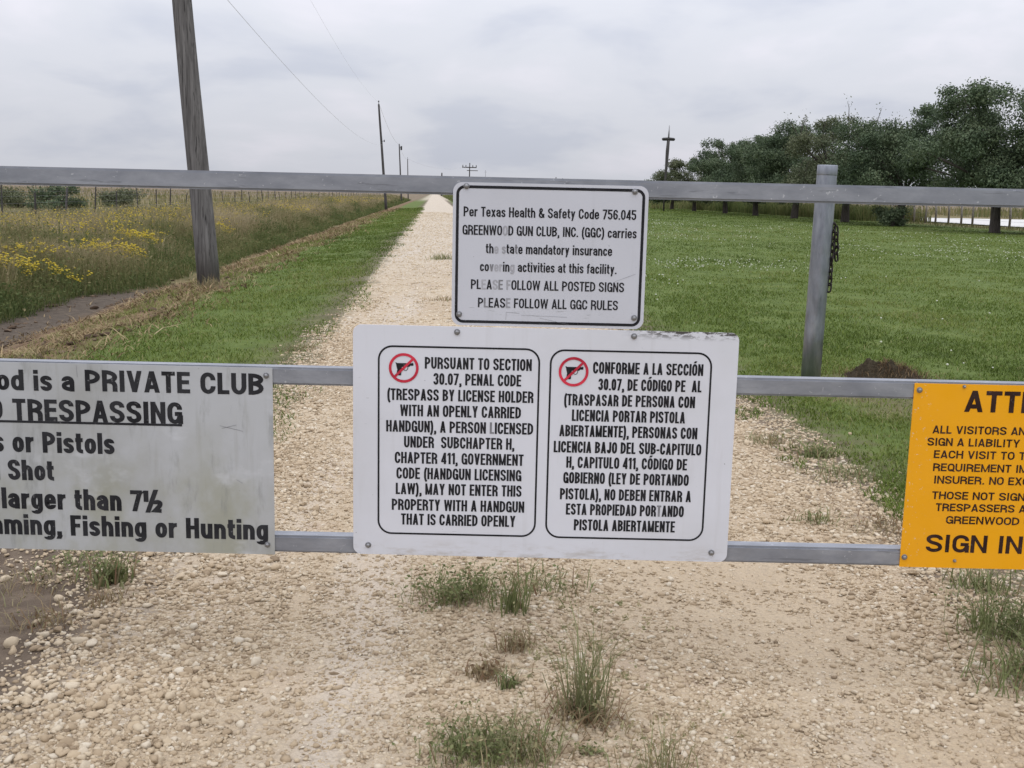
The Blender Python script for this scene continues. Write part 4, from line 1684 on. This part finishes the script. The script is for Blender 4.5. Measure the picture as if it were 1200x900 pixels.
# --- upper sign
tl_, tr_ = (GP(532, 213).x + GP(529.5, 378).x) / 2, (GP(759, 219).x + GP(752.5, 384).x) / 2
tt_ = (GP(532, 212.5).z + GP(759, 219).z) / 2
tb_ = (GP(529.5, 379.5).z + GP(753, 384.5).z) / 2


def top_edge(M, p, x, z, c):
    # shallow scratches below the last line
    nz = M.noise(M.scale(p, (5, 1, 40)), 4, 4, .8)
    band = M.math('MULTIPLY', M.ss(z, tb_ + .075, tb_ + .06), M.ss(z, tb_ + .02, tb_ + .035))
    return M.mix(M.math('MULTIPLY', band, M.ss(nz, .62, .66, 0, .5)), c, (.2, .2, .2))


UPPER = sign_paint("greyish_white_sign_paint", (.51, .52, .57), (.41, .415, .44), .4, .4, True, [top_edge], .5)
upper = empty('notice_sign', ((tl_ + tr_) / 2, FY, tb_), 'white insurance and rules notice hung from the top rail above the two-panel sign', 'sign', 'signs bolted to the gate')
yu = FY - .0005
local(plate('panel', tl_, tr_, tb_, tt_, .026, yu, .0022, UPPER, upper), upper)
local(border(tl_ + 3.6 * PXM, tr_ - 3.8 * PXM, tb_ + 3.0 * PXM, tt_ - 3.4 * PXM, .024, 3.2 * PXM, yu - .0006, INK, upper), upper)


def from6(a, b):
    return 520 + a / 4.736, 200 + b / 4.736


lt = Lettering()
CAPU = 11.0 * PXM
for t, a, b, c, fd, hf in (("Per Texas Health & Safety Code 756.045", 113, 1063, 235, (), ()), ("GREENWOOD GUN CLUB, INC. (GGC) carries", 107, 1065, 336, (7,), ()),
                           ("the state mandatory insurance", 235, 930, 436, (2, 4), (7,)), ("covering activities at this facility.", 203, 955, 535, (3, 4, 7), (2,)),
                           ("PLEASE FOLLOW ALL POSTED SIGNS", 153, 996, 634, (2, 4, 7), (5,)), ("PLEASE FOLLOW ALL GGC RULES", 192, 962, 734, (5,), (1,))):
    x0, x1, zc = px_span(from6, a, b, c)
    lt.line(t, x0, x1, zc, CAPU, .160, yu - .0007, faded=fd, half=hf, hyr=.9)
# a few scratches and bullet-like pits
for pts in ([(945, 612), (1058, 571)], [(345, 822), (348, 780)], [(348, 780), (420, 786)], [(530, 812), (690, 848)], [(470, 500), (498, 520)], [(430, 796), (680, 808)]):
    a, b = GP(*from6(*pts[0])), GP(*from6(*pts[1]))
    d = (b - a).normalized() * .0006
    lt.quad([(a.x, a.z), (b.x, b.z), (b.x - d.z, b.z + d.x), (a.x - d.z, a.z + d.x)], yu - .0009, 2)
local(lt.build('lettering', [INK, GHOST, HALF], upper), upper)
for px, py in ((546.7, 218), (744, 224.5), (538, 368), (743, 372.5)):
    g = GP(px, py, yu)
    bolt(g.x - upper.location.x, g.z - upper.location.z, yu - FY - .001, upper, .0085)

# --- left sign (bare weathered sheet)
ll = GP(-128, 530).x
lr_ = (GP(322.7, 430).x + GP(323.8, 643.8).x) / 2
lz1 = (GP(322.7, 430).z + GP(0, 421.5).z) / 2
lz0 = (GP(323.8, 643.8).z + GP(0, 641).z) / 2


def green_stain(M, p, x, z, c):
    k = M.ss(M.noise(M.scale(p, (1.2, 1, 1)), 3.4, 5, .6), .40, .66, 0, .75)
    k = M.math('MULTIPLY', k, M.ss(z, lz1 - .08, lz0 + .12))
    c = M.mix(k, c, (.275, .275, .205))
    k2 = M.ss(M.noise(M.scale(p, (9, 1, 2.2)), 2.3, 5, .65), .55, .72, 0, .5)
    c = M.mix(k2, c, (.205, .21, .20))
    k3 = M.ss(M.noise(M.scale(p, (3, 1, 5)), 2.0, 4, .6), .58, .75, 0, .6)
    return M.mix(k3, c, (.53, .54, .56))


BARE = sign_paint("weathered_aluminium_sheet", (.42, .43, .445), (.29, .29, .27), .75, .45, True, [green_stain], .6)
left = empty('club_sign', ((ll + lr_) / 2, FY, lz0), 'weathered grey private club and no trespassing sign at the left end of the gate', 'sign', 'signs bolted to the gate')
yl = FY - .0005
local(plate('panel', ll, lr_, lz0, lz1, .001, yl, .0025, BARE, left), left)


def from4(a, b):
    return a / 2.857, 410 + b / 2.857


lt = Lettering()
CAPL = 24.6 * PXM
for t, ref, a, b, c, cap in (("Greenwood is a", "od is a", 4, 262, 96, 24.4), ("PRIVATE CLUB", "PRIVATE CLUB", 298, 890, 103, 25),
                             ("NO TRESPASSING", "TRESPASSING", 58, 620, 199, 25.5), ("Rifles or Pistols", "or Pistols", 57, 395, 303, 25),
                             ("Steel Shot", "Shot", 42, 194, 394, 24.5), ("No shot larger than 7½", "larger than 7½", 22, 560, 492, 25.5),
                             ("No Swimming, Fishing or Hunting", "Fishing or Hunting", 250, 905, 585, 25)):
    if t.startswith("Rifles"):
        t = "No Rifles or Pistols"
    if t.startswith("Steel"):
        t = "No Steel Shot".replace("Steel Shot", "Steel Shot")
    x0, x1, zc = px_span(from4, a, b, c)
    lt.line(t, x0, x1, zc, cap * PXM, .225, yl - .0007, ref=ref, hyr=.84)
a, b = GP(*from4(-60, 238)), GP(*from4(620, 242))
za = GP(*from4(300, 238)).z
lt.quad([(a.x, za - .0035), (b.x, za - .0035), (b.x, za + .0035), (a.x, za + .0035)], yl - .0007)
for pts in ([(745, 247), (822, 266)], [(752, 256), (800, 245)], [(268, 45), (272, 86)], [(800, 426), (820, 438)]):
    a, b = GP(*from4(*pts[0])), GP(*from4(*pts[1]))
    d = (b - a).normalized() * .0009
    lt.quad([(a.x, a.z), (b.x, b.z), (b.x - d.z, b.z + d.x), (a.x - d.z, a.z + d.x)], yl - .0007, 1)
local(lt.build('lettering', [INKW, HALF], left), left)
for px, py in ((312, 440), (313.5, 638)):
    g = GP(px, py, yl)
    bolt(g.x - left.location.x, g.z - left.location.z, yl - FY - .001, left, .0085)

# --- orange sign
ol = (GP(1067, 447.6).x + GP(1050.6, 660).x) / 2
oz1 = GP(1135, 448.5).z
oz0 = GP(1125, 662).z
orr = ol + 450 * PXM


def chips(M, p, x, z, c):
    k = M.math('MULTIPLY', M.ss(x, ol + .09, ol + .01), M.ss(M.noise(M.scale(p, (6, 1, 6)), 12, 4, .75), .62, .66))
    return M.mix(k, c, (.55, .50, .40))


ORANGE = sign_paint("orange_sign_paint", (.76, .345, .004), (.66, .285, .009), .4, .4, False, [chips], .35)
osign = empty('attention_sign', ((ol + orr) / 2, FY, oz0), 'bright orange visitor sign-in notice at the right end of the gate', 'sign', 'signs bolted to the gate')
yo = FY - .0005
local(plate('panel', ol, orr, oz0, oz1, .001, yo, .0025, ORANGE, osign), osign)


def from7(a, b):
    return 840 + a / 3.3333, 420 + b / 3.3333


lt = Lettering()
lt.track = .065
for t, ref, a, b, c, cap, stem in (("ATTENTION", "ATT", 953, 1166, 162, 25, .23), ("ALL VISITORS AND", "ALL VISITORS", 828, 1115, 272, 9.4, .205),
                                   ("SIGN A LIABILITY WAIVER", "SIGN A LIABILITY", 808, 1166, 320, 9.4, .205), ("EACH VISIT TO THE", "EACH VISIT TO", 833, 1146, 368, 9.4, .205),
                                   ("REQUIREMENT IMPOSED BY", "REQUIREMENT", 830, 1133, 418, 9.4, .205), ("INSURER. NO EXCEPTIONS", "INSURER. NO", 833, 1104, 466, 9.4, .205),
                                   ("THOSE NOT SIGNING", "THOSE NOT", 826, 1068, 526, 9.4, .205), ("TRESPASSERS AND", "TRESPASSERS", 840, 1146, 573, 9.4, .205),
                                   ("GREENWOOD GUN CLUB", "GREENWOOD", 880, 1164, 622, 9.4, .205), ("SIGN IN", "SIGN IN", 803, 1176, 713, 21.5, .215)):
    x0, x1, zc = px_span(from7, a, b, c)
    lt.line(t, x0, x1, zc, cap * PXM, stem, yo - .0007, ref=ref)
local(lt.build('lettering', [BROWNINK], osign), osign)
for px, py, r in ((1077.5, 457, .0085), (1059.7, 652.7, .0085), (1130, 453, .005), (1118.5, 657, .005)):
    g = GP(px, py, yo)
    bolt(g.x - osign.location.x, g.z - osign.location.z, yo - FY - .001, osign, r)

# ------------------------------------------------------------------ mound
def mound():
    c = ground_at(1040, 444)
    root_z = H(c.x, c.y)
    n = 40
    xs = np.linspace(-.42, .42, n)
    X, Y = np.meshgrid(xs, xs)
    prof = np.exp(-((X / .24) ** 2 + (Y / .22) ** 2)) * .17 + np.exp(-(((X + .22) / .12) ** 2 + (Y / .14) ** 2)) * .05
    Z = prof * (1 + 1.2 * (fbm(X * 12, Y * 12, 3) - .5)) + (fbm(X * 34, Y * 34, 5) - .5) * .055 * (prof > .01) - .02
    i, j = np.meshgrid(np.arange(n - 1), np.arange(n - 1), indexing='ij')
    a = (i * n + j).ravel()
    Q = np.stack([a, a + 1, a + n + 1, a + n], 1)
    m = Mat("dark_ant_soil", .98, 0, .05)
    m.color(m.ramp(m.noise(m.pos(), 40, 5, .7), [(.3, (.022, .018, .012)), (.7, (.065, .052, .034))]))
    m.bump(m.noise(m.pos(), 110, 4, .7), .8, .012)
    o = from_np('soil_mound', np.stack([X.ravel(), Y.ravel(), Z.ravel()], 1), Q, m.m, smooth=True)
    o.location = (c.x, c.y, root_z)
    tag(o, 'low dark soil mound with dry stems on the lawn beside the steel post', 'mound')
    r_ = np.random.default_rng(4)
    k = 700
    x, y = r_.normal(0, .19, k), r_.normal(0, .15, k)
    z = np.interp(np.hypot(x, y), [0, .15, .3, .5], [.14, .08, .02, 0])
    V, T = blades(x, y, r_.uniform(.03, .09, k), np.full(k, .005), r_.uniform(.3, 1.5, k), r_, z=z)
    from_np('dry_stems', V, T, STRAW, o, {'tint': np.repeat(r_.uniform(0, .4, k), 5)})


mound()

# ------------------------------------------------------------------ weeds on the drive: each a plant of its own
WEED = leaf_mat("weed_leaves", [(0, (.115, .14, .058)), (.35, (.185, .21, .088)), (.6, (.22, .22, .115)), (.8, (.31, .26, .15)), (1, (.22, .14, .085))], trans=.2)


def weed(px, py, n, h, spread, w, tint, label, seed, lean=(.25, 1.35), heads=0, leaf=0, dead=.28, name='weed', group='weeds along the driveway', ts=.1):
    c = ground_at(px, py)
    r_ = np.random.default_rng(seed)
    x, y = c.x + r_.normal(0, spread, n), c.y + r_.normal(0, spread * .8, n)
    hh = r_.beta(1.5, 2.0, n) * h * 1.1 + .01
    z = height(x, y) - .006
    V, T = blades(x - c.x, y - c.y, hh, r_.uniform(.7, 1.3, n) * w, r_.uniform(*lean, n), r_, z=z - c.z)
    tn = np.clip(tint + r_.normal(0, ts, n), 0, 1)
    tn = np.where(r_.uniform(0, 1, n) < dead, r_.uniform(.75, 1, n), tn)
    A = [np.repeat(tn, 5)]
    Vs, Ts, base = [V], [T], len(V)
    tips = V.reshape(-1, 5, 3)[:, 4]
    mids = V.reshape(-1, 5, 3)[:, 2]
    if leaf:
        k = leaf
        i = r_.integers(0, n, k)
        t = r_.uniform(0, 1, k)[:, None]
        C = mids[i] * (1 - t) + tips[i] * t + r_.normal(0, .008, (k, 3))
        C = C * np.array([1, 1, 1]) * (1 - .25 * r_.uniform(0, 1, k)[:, None])
        N = r_.normal(size=(k, 3)); N /= np.linalg.norm(N, axis=1, keepdims=True)
        v2, t2 = leaf_quads(C, N, r_.uniform(.004, .011, k), r_)
        Vs.append(v2); Ts.append(t2 + base); base += len(v2)
        A.append(np.repeat(np.clip(tint + r_.normal(0, .14, k), 0, 1), 4))
    if heads:
        i = r_.choice(n, heads)
        C = np.repeat(tips[i], 5, 0) + r_.normal(0, .006, (heads * 5, 3))
        N = r_.normal(size=C.shape); N /= np.linalg.norm(N, axis=1, keepdims=True)
        v2, t2 = leaf_quads(C, N, r_.uniform(.004, .008, len(C)), r_)
        Vs.append(v2); Ts.append(t2 + base); base += len(v2)
        A.append(np.repeat(r_.uniform(.6, .85, len(C)), 4))
    o = from_np(name, np.concatenate(Vs), np.concatenate(Ts), WEED, attrs={'tint': np.concatenate(A)})
    o.location = c
    tag(o, label, 'weed', group)
    return o


weed(536, 703, 380, .16, .08, .0026, .30, 'broad bright green weed clump just under the wide white sign', 201, leaf=900)
weed(600, 716, 110, .19, .032, .005, .30, 'spiky upright grass tuft right of the broad green clump', 202, lean=(.1, .8), dead=.1)
weed(632, 690, 120, .13, .09, .005, .40, 'sparse low grass patch under the middle of the wide white sign', 203, leaf=80, dead=.3)
weed(684, 840, 170, .42, .028, .0030, .50, 'tall wispy grass tuft with brown base in the middle of the drive', 204, lean=(.1, 1.0), heads=120, dead=.12)
weed(684, 842, 260, .10, .06, .004, .92, 'brown dead leaf litter around the base of the tall wispy tuft', 205, lean=(.6, 2.0), name='dead_grass')
weed(563, 885, 420, .13, .075, .0032, .36, 'wide grey-green weed at the bottom of the drive, with seed heads', 206, leaf=520, heads=60, dead=.15)
weed(620, 890, 150, .20, .045, .0035, .50, 'thin tan grass tuft beside the wide grey-green weed', 207, heads=40, dead=.3)
weed(597, 806, 70, .075, .016, .006, .22, 'small dark green spiky tuft left of the tall wispy grass', 208, lean=(.2, 1.1))
weed(573, 792, 130, .075, .035, .004, .90, 'small reddish brown withered weed beside a dark spiky tuft', 209, leaf=120)
weed(606, 760, 110, .10, .03, .004, .86, 'brownish seedling weed below the spiky grass tuft', 210, leaf=60)
weed(780, 912, 90, .20, .05, .0028, .48, 'wispy green stems cut off by the bottom edge of the photo', 211, lean=(.1, .9), heads=40)
weed(690, 884, 40, .04, .012, .005, .45, 'tiny low weed between the wispy tuft and the bottom stems', 212, leaf=50)
weed(1184, 748, 300, .27, .09, .0045, .30, 'leafy green weed clump below the orange sign at the right edge', 213, leaf=700, dead=.1)
weed(1205, 800, 260, .22, .08, .005, .36, 'lower weed clump cut by the right edge under the green clump', 214, leaf=160, dead=.2)
weed(1150, 690, 160, .16, .06, .005, .32, 'grassy weed directly under the orange sign bottom edge', 215, dead=.15)
weed(128, 682, 150, .13, .04, .010, .38, 'yellow-green leafy weed under the left sign', 216, leaf=160, lean=(.2, .7))
weed(112, 662, 120, .09, .11, .005, .35, 'low dark weeds along the bottom edge of the left sign', 217, leaf=160, dead=.2)
weed(58, 728, 160, .08, .08, .004, .88, 'brown withered weed among pale stones on the left dirt', 218, leaf=60, lean=(.4, 1.4))
weed(30, 690, 220, .07, .12, .004, .84, 'low brown dead grass on the dirt at the left photo edge', 229, lean=(.4, 1.6), dead=.4, name='dead_grass')
weed(124, 706, 120, .07, .05, .004, .92, 'reddish dry stems at the gravel edge below the left sign', 219, lean=(.3, 1.2), name='dead_grass')
weed(952, 612, 90, .09, .05, .005, .40, 'small sprawling weed on the gravel left of the orange sign', 220, leaf=60, dead=.3)
weed(1035, 620, 150, .11, .09, .004, .88, 'brown dry weed on the gravel against the orange sign edge', 221, leaf=70, lean=(.3, 1.2))
weed(955, 536, 130, .14, .05, .010, .34, 'bright broad-leaved weed on the lawn edge right of the white sign', 222, leaf=140)
weed(1000, 560, 260, .12, .14, .005, .36, 'low ragged grass at the lawn edge beside the orange sign', 223, leaf=120, dead=.2)
weed(985, 468, 260, .06, .16, .0035, .86, 'flattened dry grass on the bare patch under the mid rail by the mound', 230, lean=(.8, 2.4), dead=.4, name='dead_grass')
weed(1040, 490, 200, .06, .16, .0035, .8, 'brown dry grass on the bare patch beside the orange sign', 231, lean=(.6, 2.2), dead=.4, name='dead_grass')
weed(900, 520, 200, .10, .10, .005, .55, 'dry low grass with pale stones at the lawn edge by the white sign', 224, dead=.4)
weed(520, 304, 160, .22, .16, .012, .45, 'weed tuft in the middle of the far drive left of the upper sign', 225, leaf=80, dead=.2)
weed(522, 352, 90, .12, .12, .009, .80, 'brown weed patch in the drive at the upper sign edge', 226, dead=.3)
weed(250, 338, 260, .28, .16, .008, .72, 'dry tan grass tuft around the foot of the thick pole', 227, lean=(.1, .7), dead=.3)
weed(345, 410, 200, .10, .12, .006, .5, 'ragged grass tuft at the left gravel edge above the mid rail', 228, dead=.3)

# yellow flower clumps in the rough grass, each a plant
def yellow_clump(px, py, label, seed, R=.35, tall=.6, n=150):
    c = ground_at(px, py)
    r_ = np.random.default_rng(seed)
    root = empty('yellow_wildflower', c, label, 'flower', 'yellow wildflower clumps beside the ditch')
    x, y = r_.normal(0, R * .5, n), r_.normal(0, R * .5, n)
    h = r_.uniform(.55, 1.0, n) * tall
    V, T = blades(x, y, h, np.full(n, .014), r_.uniform(.1, .5, n), r_, z=height(x + c.x, y + c.y) - c.z - .01)
    tips = V.reshape(-1, 5, 3)[:, 4]
    k = n * 5
    i = r_.integers(0, n, k)
    C = tips[i] * r_.uniform(.3, .9, k)[:, None] + r_.normal(0, .02, (k, 3))
    N = r_.normal(size=(k, 3)); N /= np.linalg.norm(N, axis=1, keepdims=True)
    v2, t2 = leaf_quads(C, N, r_.uniform(.015, .035, k), r_)
    from_np('stems', np.concatenate([V, v2]), np.concatenate([T, t2 + len(V)]), WEED, root,
            {'tint': np.concatenate([np.repeat(r_.uniform(.1, .5, n), 5), np.repeat(r_.uniform(0, .45, k), 4)])})
    k = n * 3
    i = r_.integers(0, n, k)
    C = tips[i] + r_.normal(0, .035, (k, 3)) * np.array([1, 1, .6])
    s, f = ICO[1]
    r = r_.uniform(.014, .030, k)
    V = (s[None] * (r[:, None] * np.array([[1, 1, .55]]))[:, None, :] + C[:, None, :]).reshape(-1, 3)
    T = (f[None] + (np.arange(k) * len(s))[:, None, None]).reshape(-1, 3)
    from_np('flowers', V, T, YELLOW, root, smooth=True)


for k, (px, py, lab, R, tall, n) in enumerate((
        (150, 318, 'dense yellow flower clump on the near ditch edge, nearest the cut straw', .35, .55, 150),
        (163, 296, 'yellow flowers above the dark hollow at the end of the ditch bed', .5, .6, 150),
        (112, 312, 'yellow flowers at the far side of the ditch end', .5, .6, 90),
        (12, 352, 'yellow flowers low at the left photo edge beside the ditch', .4, .55, 100),
        (34, 322, 'scattered yellow flowers in tan grass at the far left', .6, .65, 80),
        (14, 275, 'yellow flower patch near the wire fence at the left edge', .9, .7, 130),
        (205, 262, 'broad yellow flower patch left of the thick pole near the fence', 1.2, .7, 200),
        (280, 258, 'broad yellow flower patch right of the thick pole near the fence', 1.3, .7, 200),
        (258, 290, 'small yellow clump directly right of the thick pole', .5, .6, 90),
        (60, 345, 'sparse yellow flowers on the far side of the ditch bed', .5, .5, 60))):
    yellow_clump(px, py, lab, 300 + k, R, tall, n)

# ------------------------------------------------------------------ larger stones, each its own
r_ = np.random.default_rng(12)
spots = [(12, 757, .036), (69, 704, .028), (81, 713, .020), (90, 719, .022), (43, 731, .020), (51, 746, .022), (70, 754, .018), (91, 753, .030),
         (108, 756, .024), (44, 805, .026), (60, 820, .026), (31, 826, .022), (134, 808, .024), (180, 818, .018), (87, 658, .020), (5, 680, .024),
         (97, 884, .022), (4, 868, .020), (212, 678, .024), (1100, 771, .024), (940, 694, .016), (313, 898, .0), (1112, 778, .018), (1026, 604, .026), (876, 487, .020)]
for i, (px, py, rad) in enumerate(spots):
    if rad <= 0:
        continue
    c = ground_at(px, py)
    sh, f = stone_shape(2, r_)
    sc = np.array([r_.uniform(1, 1.35), r_.uniform(.8, 1.05), r_.uniform(.55, .8)]) * rad
    a = r_.uniform(0, 6.28)
    v = sh * sc
    v = v @ np.array([[math.cos(a), math.sin(a), 0], [-math.sin(a), math.cos(a), 0], [0, 0, 1]])
    o = from_np('limestone_rock', v, f, ROCK, attrs={'tint': np.full(len(v), r_.uniform(.6, .95))})
    o.location = c + Vector((0, 0, rad * .25))
    if px < 250:
        tag(o, 'pale limestone lump lying on the dark dirt left of the drive', 'stone', 'pale stones on the left dirt')
    else:
        tag(o, 'pale limestone lump lying loose on the right side of the drive', 'stone', 'pale stones at the right edge of the drive')
